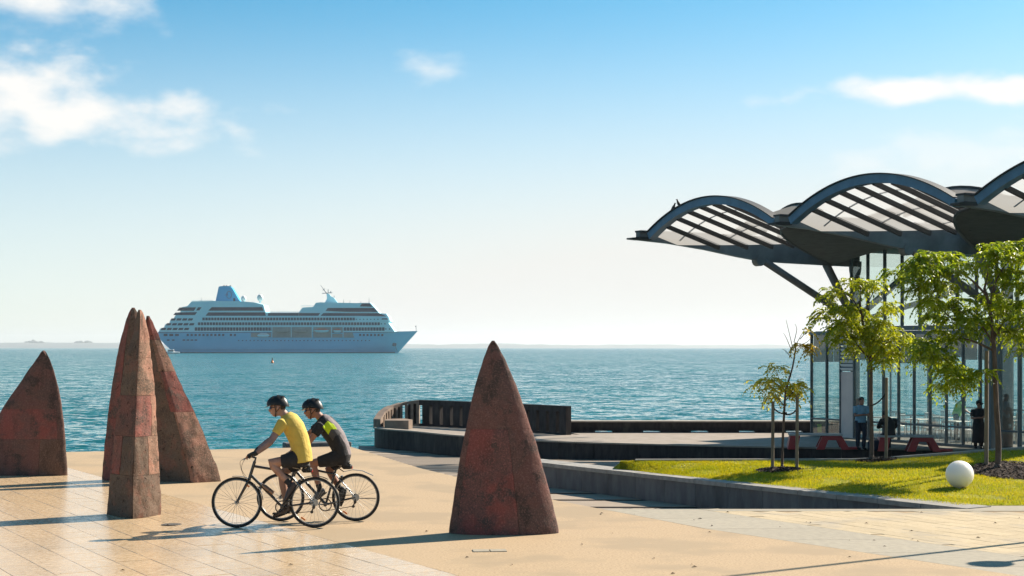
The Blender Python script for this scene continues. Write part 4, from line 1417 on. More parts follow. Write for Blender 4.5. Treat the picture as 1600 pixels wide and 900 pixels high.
# ------------------------------------------------------------------ cyclists
def hand_on_bar(mb, wrist, bar, s):
    """palm over the grip, four fingers curled round it, thumb under"""
    knuck = bar + Vector((-0.012, 0, 0.026))
    mb.loft([(wrist, 0.026, 0.030), ((wrist + knuck) / 2 + Vector((0, 0, 0.004)), 0.021, 0.040), (knuck, 0.015, 0.042)], 10)
    for k in range(4):
        y = (-0.033 + 0.022 * k)
        ln = (0.9, 1.05, 1.0, 0.8)[k]
        b = knuck + Vector((0, y, 0))
        mb.tube([b, b + Vector((-0.026 * ln, 0, -0.012)), b + Vector((-0.030 * ln, 0, -0.036 * ln)), b + Vector((-0.010, 0, -0.052 * ln))], [0.0105, 0.0098, 0.009, 0.008], 8)
    b = (wrist + knuck) / 2 + Vector((0, -s * 0.035, -0.008))
    mb.tube([b, b + Vector((-0.020, -s * 0.012, -0.020)), b + Vector((-0.042, -s * 0.004, -0.036))], [0.012, 0.011, 0.009], 8)


def make_rider(D, S, label, name, mats, s_px):
    k = D / F
    q = lambda p, dy=0.0: at(p[0], p[1], D) + Vector((0, dy, 0))
    hip = q(S['hip'])
    t = thing('person', label, 'person', Vector((hip.x, D, 0)), group='cyclists')
    body = MB(); top = MB(); low = MB()
    T = S['torso']            # (px, py, half depth px, lateral m)
    body.loft([(q((a, b)), c * k * 0.84, d * 0.84) for a, b, c, d in T], 18)
    # neck and head
    nb, hc = q(S['neck']), q(S['head'])
    body.loft([(nb, 0.062, 0.066), ((nb + hc) / 2 + Vector((0.012, 0, 0)), 0.056, 0.058), (hc + Vector((0.02, 0, -0.03)), 0.055, 0.056)], 14)
    hd = S['face']            # unit facing direction in the side plane
    f = Vector((hd[0], 0, hd[1])).normalized(); u = Vector((-f.z, 0, f.x))
    if u.z < 0: u = -u
    body.ball(hc + u * 0.030 - f * 0.012, (0.100, 0.076, 0.098), 18, 12)                 # skull
    body.loft([(hc + u * 0.03 + f * 0.055, 0.055, 0.058), (hc - u * 0.03 + f * 0.050, 0.050, 0.054), (hc - u * 0.085 + f * 0.058, 0.034, 0.040), (hc - u * 0.108 + f * 0.066, 0.020, 0.026)], 14)  # face and jaw
    body.loft([(hc - u * 0.07 + f * 0.03, 0.04, 0.05), (hc - u * 0.06 - f * 0.03, 0.045, 0.05)], 12)
    body.loft([(hc + u * 0.020 + f * 0.104, 0.008, 0.010), (hc - u * 0.012 + f * 0.122, 0.012, 0.014), (hc - u * 0.027 + f * 0.118, 0.010, 0.016), (hc - u * 0.034 + f * 0.104, 0.007, 0.012)], 10)  # nose
    body.loft([(hc - u * 0.050 + f * 0.105, 0.006, 0.020), (hc - u * 0.060 + f * 0.107, 0.007, 0.022), (hc - u * 0.070 + f * 0.103, 0.006, 0.018)], 10)  # lips
    body.loft([(hc + u * 0.035 + f * 0.098, 0.009, 0.05), (hc + u * 0.045 + f * 0.09, 0.012, 0.054)], 10)  # brow
    for s in (-1, 1):
        e = hc - f * 0.012 + Vector((0, s * 0.078, 0))
        body.loft([(e + u * 0.028, 0.014, 0.008), (e, 0.018, 0.011), (e - u * 0.03 + f * 0.006, 0.010, 0.008)], 10)
    # arms
    for s, kk in ((-1, 'n'), (1, 'f')):
        sh, el, wr = q(S['sh' + kk], s * 0.175), q(S['el' + kk], s * 0.25), q(S['wr' + kk], s * 0.235)
        bar = q(S['bar'], s * 0.235) + Vector((0.02, 0, 0))
        body.loft([(sh + Vector((0, -s * 0.06, 0)), 0.058, 0.060), (sh, 0.060, 0.055), ((sh + el) / 2, 0.046, 0.044), (el, 0.038, 0.038), (el + (wr - el) * 0.3, 0.039, 0.038), (wr, 0.026, 0.028)], 14)
        hand_on_bar(body, wr, bar, s)
        e2 = sh + (el - sh) * S['sleeve' + kk]
        top.loft([(sh + Vector((0.01, -s * 0.08, 0.0)), 0.082, 0.074), (sh, 0.082, 0.068), (sh + (el - sh) * S['sleeve' + kk] * 0.6, 0.068, 0.062), (e2, 0.064, 0.060)], 16)
        if S.get('armwarm'):
            m = MB(); m.loft([(sh + (el - sh) * 0.35, 0.053, 0.052), (el, 0.045, 0.045), (el + (wr - el) * 0.3, 0.046, 0.045), (wr, 0.033, 0.034)], 14)
            soft('arm_sleeve', m, 0.008, mats['arm'], t, 3)
        m = MB(); kn = bar + Vector((-0.010, 0, 0.030))
        m.loft([(wr + (el - wr) * 0.10, 0.034, 0.036), (wr, 0.033, 0.037), ((wr + kn) / 2 + Vector((0, 0, 0.004)), 0.029, 0.047), (kn, 0.022, 0.049), (kn + Vector((-0.016, 0, -0.010)), 0.017, 0.048)], 12)
        soft('glove', m, 0.007, M['glove'], t, 2)
    # legs
    for s, kk in ((-1, 'n'), (1, 'f')):
        hp, kn, an, to = q(S['hip'], s * 0.095), q(S['kn' + kk], s * 0.115), q(S['an' + kk], s * 0.125), q(S['to' + kk], s * 0.14)
        body.loft([(hp + (kn - hp) * 0.12, 0.062, 0.062), (hp + (kn - hp) * 0.35, 0.074, 0.072), (hp + (kn - hp) * 0.75, 0.064, 0.062), (kn, 0.058, 0.056), (kn + (an - kn) * 0.12, 0.054, 0.052), (kn + (an - kn) * 0.34, 0.056, 0.053), (kn + (an - kn) * 0.65, 0.043, 0.041), (an, 0.034, 0.033)], 16)
        dn = Vector((0, 0, -1))
        low.loft([(hp + Vector((0.0, -s * 0.03, 0.03)), 0.118, 0.098), (hp + (kn - hp) * 0.4, 0.103, 0.096), (hp + (kn - hp) * S['hem'], S['hemr'], S['hemr'] * 0.95)], 18)
        m = MB(); a0 = an + (kn - an) * 0.24; m.loft([(a0, 0.044, 0.042), (an + (kn - an) * 0.1, 0.041, 0.040), (an, 0.041, 0.040), (an + (to - an) * 0.2, 0.035, 0.037)], 14)
        soft('sock', m, 0.008, M['blackcloth'], t, 2)
        fd = (to - an); L_ = fd.length
        fn = fd.normalized(); up = Vector((fn.z, 0, -fn.x))
        if up.z < 0: up = -up
        heel = an - fn * 0.045 - up * 0.035
        tip = heel + fn * 0.27
        m = MB()
        m.loft([(heel - fn * 0.012, 0.030, 0.028), (heel + fn * 0.03 + up * 0.012, 0.050, 0.038), (heel + fn * 0.09 + up * 0.006, 0.048, 0.040), (heel + fn * 0.16 - up * 0.008, 0.036, 0.046), (heel + fn * 0.22 - up * 0.016, 0.028, 0.046), (tip - up * 0.022, 0.016, 0.030)], 16)
        soft('shoe', m, 0.009, mats['shoe'], t, 2)
        m = MB(); m.loft([(heel - up * 0.040 - fn * 0.012, 0.010, 0.030), (heel - up * 0.046 + fn * 0.12, 0.011, 0.040), (heel - up * 0.046 + fn * 0.20, 0.011, 0.046), (tip - up * 0.036, 0.008, 0.028)], 12)
        m.build('sole', M['black'], t, smooth=True)
    bo = soft('body', body, 0.0075, [mats['skin']], t, 3)
    top.loft([(q((a, b)), c * k, d) for a, b, c, d in T[1:S.get('tn', len(T))]], 22)
    if S.get('tail'):
        a = S['tail']; top.loft([(q((T[2][0], T[2][1])), T[2][2] * k, T[2][3]), (q((a[0], a[1])), a[2] * k, 0.176), (q((a[3], a[4])), a[5] * k, 0.172)], 22)
    soft(name, top, 0.0065 if S.get('pick') else 0.009, mats['top'], t, 4, S.get('pick'))
    low.loft([(q((a, b)), c * k * 0.95, d * 0.95) for a, b, c, d in T[:3]], 20)
    soft('shorts', low, 0.010, mats['low'], t, 3)
    # collar
    m = MB(); c0 = nb + Vector((0.012, 0, -0.008)); m.loft([(c0, 0.074, 0.078), (c0 + (hc - nb).normalized() * 0.03 + Vector((0.01, 0, 0)), 0.066, 0.068)], 18)
    soft('collar', m, 0.008, mats['collar'], t, 2)
    # helmet with vents, peak and strap
    m = MB()
    hcx = hc + u * 0.052 - f * 0.010
    vs = []; nu, nv = 26, 10
    for j in range(nv + 1):
        b = R(90 * j / nv)
        for i in range(nu):
            a = 2 * PI * i / nu
            ff = math.cos(a) * math.cos(b); ll = math.sin(a) * math.cos(b)
            x = ff * (0.150 if ff < 0 else 0.155); zz = math.sin(b) * 0.122
            lowr = -0.060 if ff < 0 else -0.0
            zz += (lowr * (-ff) if ff < 0 else 0) * math.cos(b) ** 3
            rib = 1 + 0.035 * math.cos(6 * math.atan2(ll, 0.3 + abs(ff))) * math.sin(b * 2)
            vs.append(hcx + f * (x * rib) + Vector((0, ll * 0.098 * rib, 0)) + u * (zz * rib))
    fs = [(j * nu + i, j * nu + (i + 1) % nu, (j + 1) * nu + (i + 1) % nu, (j + 1) * nu + i) for j in range(nv) for i in range(nu)]
    fs.append(tuple(range(nu - 1, -1, -1)))
    m.add(vs, fs)
    hel = m.build('helmet', M['helmet'], t, smooth=True, angle=60)
    for i in (-2, -1, 0, 1, 2):
        m = MB(); y = i * 0.031
        zt = 0.122 * math.sqrt(max(0.1, 1 - (y / 0.1) ** 2))
        for ff in (-0.085, -0.02, 0.045):
            zz = zt * math.sqrt(max(0.05, 1 - (ff / 0.152) ** 2)) + 0.002
            m.loft([(hcx + f * (ff - 0.022) + Vector((0, y, 0)) + u * (zz - 0.010), 0.005, 0.003), (hcx + f * ff + Vector((0, y, 0)) + u * (zz - 0.001), 0.006, 0.009), (hcx + f * (ff + 0.022) + Vector((0, y, 0)) + u * (zz - 0.010), 0.005, 0.003)], 8)
        m.build('helmet_vent', M['black'], hel)
    m = MB()
    pk = [hcx + f * (0.10 + 0.085 * math.cos(a)) + Vector((0, math.sin(a) * 0.075, 0)) - u * (0.004 + 0.018 * math.cos(a)) for a in [R(-80 + 16 * i) for i in range(11)]]
    m.prism(pk, u * 0.008); m.build('helmet_peak', M['helmet'], hel)
    m = MB()
    for s in (-1, 1):
        ch_ = hc - u * 0.115 + f * 0.045
        m.tube([hcx + f * 0.035 + Vector((0, s * 0.092, -0.0)), hc - u * 0.04 + f * 0.02 + Vector((0, s * 0.078, 0)), ch_ + Vector((0, s * 0.03, 0)), ch_], 0.0065, 6)
        m.tube([hcx - f * 0.06 + Vector((0, s * 0.092, -0.03)), hc - u * 0.045 + f * 0.015 + Vector((0, s * 0.078, 0))], 0.005, 6)
    m.build('chin_strap', M['black'], hel)
    # sunglasses
    m = MB()
    for s in (-1, 1):
        g0 = hc + u * 0.012 + f * 0.108
        m.loft([(g0 + Vector((0, s * 0.012, 0)), 0.017, 0.004), (g0 + Vector((0, s * 0.032, 0)) - f * 0.004, 0.020, 0.006), (g0 + Vector((0, s * 0.060, 0)) - f * 0.022, 0.016, 0.005)], 10, side=(1, 0, 0))
    gl = m.build('sunglasses', M['lens'], t, smooth=True)
    m = MB()
    for s in (-1, 1): m.tube([hc + u * 0.018 + f * 0.088 + Vector((0, s * 0.066, 0)), hc + u * 0.016 - f * 0.005 + Vector((0, s * 0.084, 0))], 0.004, 6)
    m.build('glasses_arm', M['black'], gl)
    if S.get('cap'):
        m = MB(); m.loft([(hc + u * 0.050 + f * 0.085, 0.010, 0.068), (hc + u * 0.040 + f * 0.115, 0.012, 0.058), (hc + u * 0.022 + f * 0.145, 0.005, 0.042)], 14)
        m.loft([(hc + u * 0.062 + f * 0.07, 0.012, 0.080), (hc + u * 0.055 - f * 0.03, 0.020, 0.086)], 14)
        m.build('cap_peak', M['white'], t, smooth=True)
    # hair under the helmet
    m = MB(); m.ball(hc + u * 0.005 - f * 0.050, (0.062, 0.068, 0.055), 14, 9); m.build('hair', mats['hair'], t, smooth=True)
    return t


M['hair_dark'] = mat('dark_brown_hair', (0.04, 0.025, 0.018), 0.8)
S1 = dict(hip=(469, 717), head=(434.0, 637.5), neck=(445, 649), face=(-1, -0.16),
          torso=[(470, 729, 12, 0.13), (471.5, 715, 15.5, 0.175), (471, 702, 15.5, 0.172), (467, 686, 16, 0.17), (459, 668, 17, 0.185), (451.5, 655, 14.5, 0.175), (446.5, 647.5, 8.5, 0.09)],
          shn=(444, 661), eln=(426, 690), wrn=(405, 706), shf=(443, 660), elf=(420, 688), wrf=(398.5, 703.5), bar=(392, 713),
          sleeven=0.52, sleevef=0.52, armwarm=True, knn=(424.5, 722), ann=(456.5, 757), ton=(442, 778), knf=(438, 742), anf=(446, 794), tof=(424, 802),
          hem=0.62, hemr=0.088, tail=(472, 711, 15.9, 473.5, 722, 15.2))
make_rider(D1, S1, 'cyclist in yellow shirt and black helmet riding the front bicycle', 'shirt',
           dict(skin=M['skin'], top=M['yellow'], low=M['blackcloth'], arm=M['sleeve'], shoe=M['shoe_b'], collar=M['yellow'], hair=M['hair_dark']), 114)


def inside(poly, x, y):
    r = False
    for i in range(len(poly)):
        (x0, y0), (x1, y1) = poly[i - 1], poly[i]
        if (y0 > y) != (y1 > y) and x < (x1 - x0) * (y - y0) / (y1 - y0) + x0: r = not r
    return r


def pick2(c):
    px = 800 + F * c.x / c.y; py = HOR + F * (H - c.z) / c.y
    if c.y < D2 + 0.02:
        if inside([(504, 667), (512, 657.5), (521.5, 663), (526.5, 670.5), (517, 670.8), (513, 679)], px, py): return 1
        if inside([(517, 671.2), (528, 671), (534, 678), (524, 681), (520, 689), (513.5, 679.5)], px, py): return 3
    if inside([(501, 641), (515, 650), (560, 690), (560, 720), (548, 720), (540, 694), (529, 677), (519, 661), (508, 652.5)], px, py): return 2
    return 0


S2 = dict(hip=(535, 714), head=(488.5, 641.5), neck=(501, 653), face=(-1, -0.18),
          torso=[(534, 727, 11, 0.13), (535, 713, 14.5, 0.17), (532, 699, 14.5, 0.165), (525, 684, 15.5, 0.165), (515, 670, 16, 0.18), (507.5, 658.5, 13, 0.17), (501.5, 651.5, 8, 0.085)],
          shn=(503, 666), eln=(486, 690), wrn=(468, 698), shf=(500, 664), elf=(482, 676), wrf=(464, 694), bar=(460, 703),
          sleeven=0.50, sleevef=0.75, knn=(489.5, 723), ann=(502, 765), ton=(484, 778), knf=(512, 735), anf=(531, 767), tof=(527, 780),
          hem=0.80, hemr=0.078, pick=pick2, cap=True)
make_rider(D2, S2, 'cyclist in black jersey with lime chevron riding the rear bicycle', 'jersey',
           dict(skin=M['skin_tan'], top=[M['blackcloth'], M['lime'], M['greycloth'], M['charcoal']], low=M['blackcloth'], arm=M['blackcloth'], shoe=M['shoe_g'], collar=M['lime'], hair=M['hair_dark']), 110)
# ================================================================== CRUISE SHIP
DS = 1250.0
PXM = F / DS                   # photo pixels per metre at the ship
SPEC_LOW = ('hull', 'hull2', 'funnel', 'shipglass', 'cabin')
M['hull'] = mat('white_hull_shaded_blue', (0.17, 0.62, 0.88), 0.5, (0.15, 0.57, 0.82), 0.05, coords='World')  # white hull coloured blue: its sky-lit shade is put into the paint
M['hull2'] = mat('superstructure_shaded_blue', (0.58, 0.92, 1.0), 0.5, (0.52, 0.86, 0.96), 0.08, coords='World')  # white upper decks, tinted with the blue of their shaded side
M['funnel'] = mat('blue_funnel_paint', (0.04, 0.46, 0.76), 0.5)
M['shipglass'] = mat('dark_ship_glass', (0.003, 0.03, 0.07), 0.5, (0.006, 0.045, 0.09), 0.3, coords='World')
M['cabin'] = mat('cabin_window_glass', (0.008, 0.055, 0.10), 0.5, piece=0.35)
M['recess'] = mat('lifeboat_deck_grey', (0.36, 0.36, 0.33), 0.7, (0.28, 0.29, 0.28), 0.3, coords='World')  # grey-beige of the bay panels and the grey lifeboats
M['stripe'] = mat('navy_hull_stripe', (0.05, 0.14, 0.28), 0.4)
M['lifeboat'] = mat('lifeboat_orange', (0.62, 0.16, 0.08), 0.5)
M['boot'] = mat('dark_boot_topping', (0.06, 0.13, 0.18), 0.5)

for k_ in SPEC_LOW: M[k_].node_tree.nodes['Principled BSDF'].inputs['Specular IOR Level'].default_value = 0.15


def ship():
    base = Vector(((450 - 800) / PXM, DS + 14, SEA))
    t = thing('cruise_ship', 'large white cruise ship coloured with its blue shade, crossing the bay', 'ship', base)
    X = lambda px: (px - 800) / PXM
    Z = lambda py: SEA + (551.5 - py) / PXM
    cy = DS + 14.0
    # hull: lofted rows of sections
    mb = MB()
    nu, nv = 60, 10
    def w_at(u, v):
        w = 13.5
        if u > 0.70: w *= max(0.0, 1 - ((u - 0.70) / 0.30) ** (2.0 + 1.2 * v)) ** 0.9
        if u < 0.12: w *= 0.86 + 0.14 * (u / 0.12)
        if v < 0.25: w *= 0.93 + 0.07 * v / 0.25
        return max(w, 0.05)
    def hullp(u, v, s):
        z0 = Z(552.5) + (Z(518.6) - Z(552.5)) * v
        sheer = 0.9 * max(0, (u - 0.85) / 0.15) * v
        xs = 277 - 31 * min(1, v * 1.3) ** 0.7; xe = 619 + 32 * v
        return (X(xs + (xe - xs) * u), cy + s * w_at(u, v), z0 + sheer)
    for s in (-1, 1): mb.grid(lambda u, v, s=s: hullp(u, v, s), nu, nv)
    mb.grid(lambda u, v: hullp(u, 1.0, -1 + 2 * v), nu, 2)
    mb.grid(lambda u, v: hullp(0.0, u, -1 + 2 * v), nv, 2)
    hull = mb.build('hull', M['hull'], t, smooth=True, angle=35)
    # boot topping and stripe follow the side
    def band(py0, py1, u0, u1, off, m, name, parent):
        mb = MB()
        v0 = (552.5 - py0) / (552.5 - 518.6); v1 = (552.5 - py1) / (552.5 - 518.6)
        def g(u, v):
            uu = u0 + (u1 - u0) * u; p = hullp(uu, v0 + (v1 - v0) * v, -1)
            return (p[0], p[1] - off, p[2])
        mb.grid(g, 40, 1); mb.build(name, m, parent)
    band(552.3, 550.2, 0.0, 0.985, 0.06, M['boot'], 'boot_topping', hull)
    band(520.0, 518.9, 0.0, 0.93, 0.06, M['stripe'], 'hull_stripe', hull)
    band(546.8, 546.4, 0.05, 0.80, 0.05, M['stripe'], 'rubbing_strake', hull)

    def block(name, poly, hw, m, parent=t, off=0.0):
        mb = MB(); mb.prism([(X(a), cy - hw + off, Z(b)) for a, b in poly], (0, 2 * hw, 0)); return mb.build(name, m, parent)
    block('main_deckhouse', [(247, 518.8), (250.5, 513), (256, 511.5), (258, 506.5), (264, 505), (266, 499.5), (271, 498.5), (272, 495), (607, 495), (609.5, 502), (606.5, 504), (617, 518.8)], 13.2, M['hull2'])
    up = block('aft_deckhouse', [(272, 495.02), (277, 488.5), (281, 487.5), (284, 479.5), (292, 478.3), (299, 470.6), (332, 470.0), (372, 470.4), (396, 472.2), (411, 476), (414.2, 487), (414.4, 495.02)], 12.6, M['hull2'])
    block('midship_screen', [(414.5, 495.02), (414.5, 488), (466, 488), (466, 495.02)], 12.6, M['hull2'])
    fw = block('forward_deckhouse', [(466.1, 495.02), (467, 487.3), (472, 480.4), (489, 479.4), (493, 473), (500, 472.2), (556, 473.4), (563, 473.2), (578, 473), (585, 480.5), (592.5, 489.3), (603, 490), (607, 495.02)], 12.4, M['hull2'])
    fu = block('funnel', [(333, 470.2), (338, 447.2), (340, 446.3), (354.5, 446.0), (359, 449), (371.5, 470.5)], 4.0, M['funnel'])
    for a in (345, 349, 355):
        mb = MB(); mb.tube([(X(a), cy, Z(447)), (X(a), cy, Z(444.8))], 0.7, 8); mb.build('exhaust_pipe', M['black'], fu)
    # ring emblem on the funnel
    mb = MB(); c = Vector((X(354.5), cy - 4.12, Z(460)))
    mb.tube([c + Vector((math.cos(a) * 2.1, 0, math.sin(a) * 2.9)) for a in [2 * PI * k / 24 for k in range(24)]], 0.28, 6, closed=True)
    mb.tube([c + Vector((-3.6, 0, -0.2)), c + Vector((-1.2, 0, 0.3))], 0.22, 5); mb.tube([c + Vector((-1.4, 0, 1.2)), c + Vector((-1.0, 0, -1.0))], 0.22, 5)
    mb.build('ring_emblem', M['stripe'], fu)
    mb = MB(); mb.box((X(362.5), cy - 4.05, Z(467.5)), (1.6, 0.3, 2.4)); mb.build('funnel_louvre', M['shipglass'], fu)
    for px, py, r, post in ((377, 466, 4.3, 470), (403, 464.6, 5.0, 472.5)):
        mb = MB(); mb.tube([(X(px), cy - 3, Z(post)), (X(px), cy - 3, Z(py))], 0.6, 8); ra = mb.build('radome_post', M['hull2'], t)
        mb = MB(); mb.ball((X(px), cy - 3, Z(py)), (r / PXM, r / PXM, r * 1.12 / PXM), 16, 12); mb.build('radome', M['white'], ra, smooth=True)
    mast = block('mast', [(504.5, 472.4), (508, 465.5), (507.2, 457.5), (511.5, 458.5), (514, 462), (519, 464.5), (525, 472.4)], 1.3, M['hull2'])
    mb = MB(); mb.tube([(X(508.5), cy, Z(458.5)), (X(504), cy, Z(453)), (X(497.5), cy, Z(444))], [0.55, 0.4, 0.2], 6); mb.build('mast_pole', M['boot'], mast)
    for pts in ([(500, 457.5), (516, 456.3)], [(501, 452.5), (504.5, 450)], [(509.5, 457), (509.5, 451)], [(513, 456), (514, 453.5)], [(519, 464), (519, 461)]):
        mb = MB(); mb.tube([(X(a), cy, Z(b)) for a, b in pts], 0.3, 5); mb.build('mast_spar', M['boot'], mast)

    # glazing: long strips, cabin windows, ports
    def pane(parent, name, poly, hw, m, th=0.25):
        mb = MB(); mb.prism([(X(a), cy - hw - th, Z(b)) for a, b in poly], (0, th * 2, 0)); return mb.build(name, m, parent)
    for (poly, hw) in [
        ([(325, 485.3), (330.5, 479.8), (409, 479.8), (411.5, 485.3)], 12.6), ([(320.5, 493.2), (325, 488), (413.5, 488), (415, 493.2)], 12.6),
        ([(276, 485.4), (280, 480.3), (306, 480.0), (302.5, 485.4)], 12.6), ([(306, 484.8), (309, 480), (314.5, 480), (311, 484.8)], 12.6),
        ([(270, 492.2), (273.5, 488.2), (307.5, 487.6), (304, 492.2)], 12.6),
        ([(418, 493.2), (419, 489), (466, 489), (466, 493.2)], 12.6), ([(466.2, 493.2), (466.2, 489), (500, 489), (497, 493.2)], 12.4),
        ([(508, 485.8), (512, 481), (584, 481), (591, 487.3), (540, 487)], 12.4), ([(500.5, 493.4), (505, 489), (592, 489.2), (604, 494.2), (560, 493.4)], 12.4),
        ([(562, 478.6), (565, 474), (577, 474), (582, 479.2)], 12.4)]:
        pane(t, 'window_strip', poly, hw, M['shipglass'])
    def win_row(py0, py1, x0, x1, step, w, hw=13.2, sl=0.0, m=None, skip=()):
        x = x0; i = 0
        mbw = MB(); mbw.prism([(0, -0.2, 0), (w / PXM, -0.2, 0), ((w + sl) / PXM, -0.2, (py1 - py0) / PXM), (sl / PXM, -0.2, (py1 - py0) / PXM)], (0, 0.4, 0))
        me = mbw.mesh('window', m or M['cabin'])
        while x < x1:
            if not any(a <= x <= b for a, b in skip):
                o = link_mesh('window', me, t); o.location = Vector((X(x), cy - hw, Z(py1))) - base
            x += step; i += 1
    win_row(496.2, 500.4, 316, 552, 9.2 / 2, 3.7)
    win_row(503.6, 508.0, 309, 592, 9.2 / 2, 3.7)
    win_row(511.4, 516.6, 304, 424, 9.2 / 2, 3.9)
    win_row(511.4, 516.6, 537, 598, 9.2 / 2, 3.9)
    win_row(498.0, 499.6, 556, 590, 5.6, 1.6)
    win_row(505.0, 506.8, 595, 602, 5.6, 1.6)
    win_row(513.0, 514.8, 602, 610, 5.6, 1.6)
    for (py, x0, x1) in ((497.3, 266, 302), (504.8, 259, 296), (512.2, 251, 290)):
        win_row(py, py + 3.4, x0, x1, 9.0, 7.0, sl=1.6, m=M['shipglass'])
    # hull windows and ports sit on the curved side: give each the side's own depth
    def hull_win(py0, py1, x0, x1, step, w, m):
        x = x0
        while x < x1:
            v = (552.5 - (py0 + py1) / 2) / (552.5 - 518.6)
            xs = 277 - 31 * min(1, v * 1.3) ** 0.7; xe = 619 + 32 * v
            p = hullp((x + w / 2 - xs) / (xe - xs), v, -1)
            key = ('hw', w, py1 - py0)
            if key not in CACHE:
                mb = MB(); mb.bbox((0, 0, 0), (w / PXM, 0.5, (py1 - py0) / PXM), 0, 0.12); CACHE[key] = mb.mesh('window', m)
            o = link_mesh('window', CACHE[key], hull); o.location = Vector((p[0], p[1], Z((py0 + py1) / 2))) - base
            x += step
    CACHE = {}
    hull_win(521.6, 525.0, 291.5, 350, 6.15, 3.4, M['cabin']); hull_win(521.6, 525.0, 359, 369, 6.15, 3.4, M['cabin'])
    hull_win(521.6, 525.0, 561, 600, 5.7, 3.2, M['cabin']); hull_win(521.6, 525.0, 255, 274, 9, 6, M['cabin'])
    hull_win(530.3, 532.2, 285, 308, 6.3, 4.2, M['shipglass']); hull_win(530.3, 532.2, 260, 270, 8, 4.2, M['shipglass'])
    hull_win(531.2, 532.8, 372, 582, 6.0, 1.7, M['shipglass'])
    # open lifeboat deck and tender bays
    for poly, m in (([(425, 527.3), (425, 511), (487, 511), (487, 527.3)], M['recess']), ([(489.5, 527.3), (489.5, 511), (517, 511), (517, 527.3)], M['recess']),
                 ([(519, 519), (519, 511), (535.5, 511), (535.5, 519)], M['recess']), ([(519, 527.3), (519, 521.5), (535, 521.5), (535, 527.3)], M['recess']),
                 ([(537, 527.3), (537, 519.5), (550.5, 519.5), (553.5, 527.3)], M['recess']), ([(392, 526.5), (392, 520), (423.5, 520), (423.5, 526.5)], M['recess'])):
        pane(t, 'open_deck_bay', poly, 13.5, m, 0.3)
    for x0, x1, y0, top in ((491, 514, 516.5, 'o'), (521, 533, 516.8, 'o'), (402, 421, 524, 'w'), (430, 452, 517, 'g'), (458, 481, 517, 'g')):
        mb = MB(); c0 = Vector((X(x0), cy - 14.4, Z(y0))); L_ = X(x1) - X(x0)
        mb.loft([(c0, 0.3, 0.3), (c0 + Vector((L_ * 0.15, 0, -0.3)), 1.1, 1.0), (c0 + Vector((L_ * 0.5, 0, -0.4)), 1.3, 1.2), (c0 + Vector((L_ * 0.85, 0, -0.3)), 1.1, 1.0), (c0 + Vector((L_, 0, 0)), 0.3, 0.3)], 10)
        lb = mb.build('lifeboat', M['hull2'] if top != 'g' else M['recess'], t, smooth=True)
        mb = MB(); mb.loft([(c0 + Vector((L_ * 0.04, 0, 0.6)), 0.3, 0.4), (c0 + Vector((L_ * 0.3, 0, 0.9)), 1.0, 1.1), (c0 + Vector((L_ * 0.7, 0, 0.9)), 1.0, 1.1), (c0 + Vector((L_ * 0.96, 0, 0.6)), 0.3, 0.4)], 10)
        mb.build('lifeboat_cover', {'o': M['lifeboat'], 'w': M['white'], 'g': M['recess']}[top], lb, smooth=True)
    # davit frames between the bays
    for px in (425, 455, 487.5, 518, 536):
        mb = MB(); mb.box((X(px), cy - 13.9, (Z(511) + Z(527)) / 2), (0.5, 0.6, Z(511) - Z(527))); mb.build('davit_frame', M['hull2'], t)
    # promenade rails, wing, bow gear
    for x0, x1, py in ((415, 466, 486.2), (470, 492, 477.5), (300, 332, 469)):
        mb = MB(); mb.tube([(X(x0), cy - 12.3, Z(py)), (X(x1), cy - 12.3, Z(py))], 0.12, 4)
        n = int((x1 - x0) / 3)
        for k in range(n + 1): mb.tube([(X(x0 + (x1 - x0) * k / n), cy - 12.3, Z(py)), (X(x0 + (x1 - x0) * k / n), cy - 12.3, Z(py + 2.0))], 0.1, 4)
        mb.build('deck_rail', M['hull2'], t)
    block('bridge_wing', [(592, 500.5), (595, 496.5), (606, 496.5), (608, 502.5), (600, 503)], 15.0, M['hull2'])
    mb = MB(); mb.prism([(X(596), cy - 15.2, Z(499.2)), (X(597), cy - 15.2, Z(497.2)), (X(605), cy - 15.2, Z(497.2)), (X(606), cy - 15.2, Z(499.2))], (0, 0.4, 0)); mb.build('window', M['shipglass'], t)
    mb = MB(); mb.tube([(X(648.5), cy, Z(517)), (X(648.5), cy, Z(508))], 0.2, 5); mb.prism([(X(648.5), cy, Z(508.3)), (X(646.5), cy, Z(509.5)), (X(648.5), cy, Z(510.8))], (0, 0.1, 0)); mb.build('jackstaff', M['boot'], t)
    v = 0.40; p = hullp(0.945, v, -1)
    mb = MB(); mb.bbox((X(615), hullp(0.955, v, -1)[1] - 0.1, Z(538)), (3.4, 1.6, 2.6), 0.5, 0.5); mb.tube([(X(616), p[1] - 1.5, Z(539)), (X(620), p[1] - 3.5, Z(549))], 0.18, 5); mb.build('anchor', M['boot'], hull)
    for px, top, bot, z0 in ((311, 464, 470, 0), (535, 467, 473, 0), (545, 468, 473, 0), (575, 464, 473, 0), (562, 470, 473, 0)):
        mb = MB(); mb.tube([(X(px), cy - 5, Z(bot)), (X(px), cy - 5, Z(top))], [0.25, 0.08], 5); mb.build('aerial', M['boot'], t)


ship()

# small white launch by the stern
b = at(270, 549.5, 1100); b.z = SEA
t = thing('launch', 'tiny white launch under the stern of the cruise ship', 'boat', b)
mb = MB(); mb.loft([(b + Vector((-5, 0, 0.5)), 0.9, 1.4), (b + Vector((0, 0, 0.6)), 1.0, 1.6), (b + Vector((5, 0, 0.9)), 0.5, 0.3)], 10); mb.build('hull', M['white'], t)
mb = MB(); mb.bbox(b + Vector((-1.2, 0, 2.1)), (4.2, 2.2, 1.8), 0, 0.3); mb.build('cabin', M['white'], t)
mb = MB(); mb.box(b + Vector((-1.2, 0, 2.3)), (4.3, 2.3, 0.6)); mb.build('window_band', M['shipglass'], t)
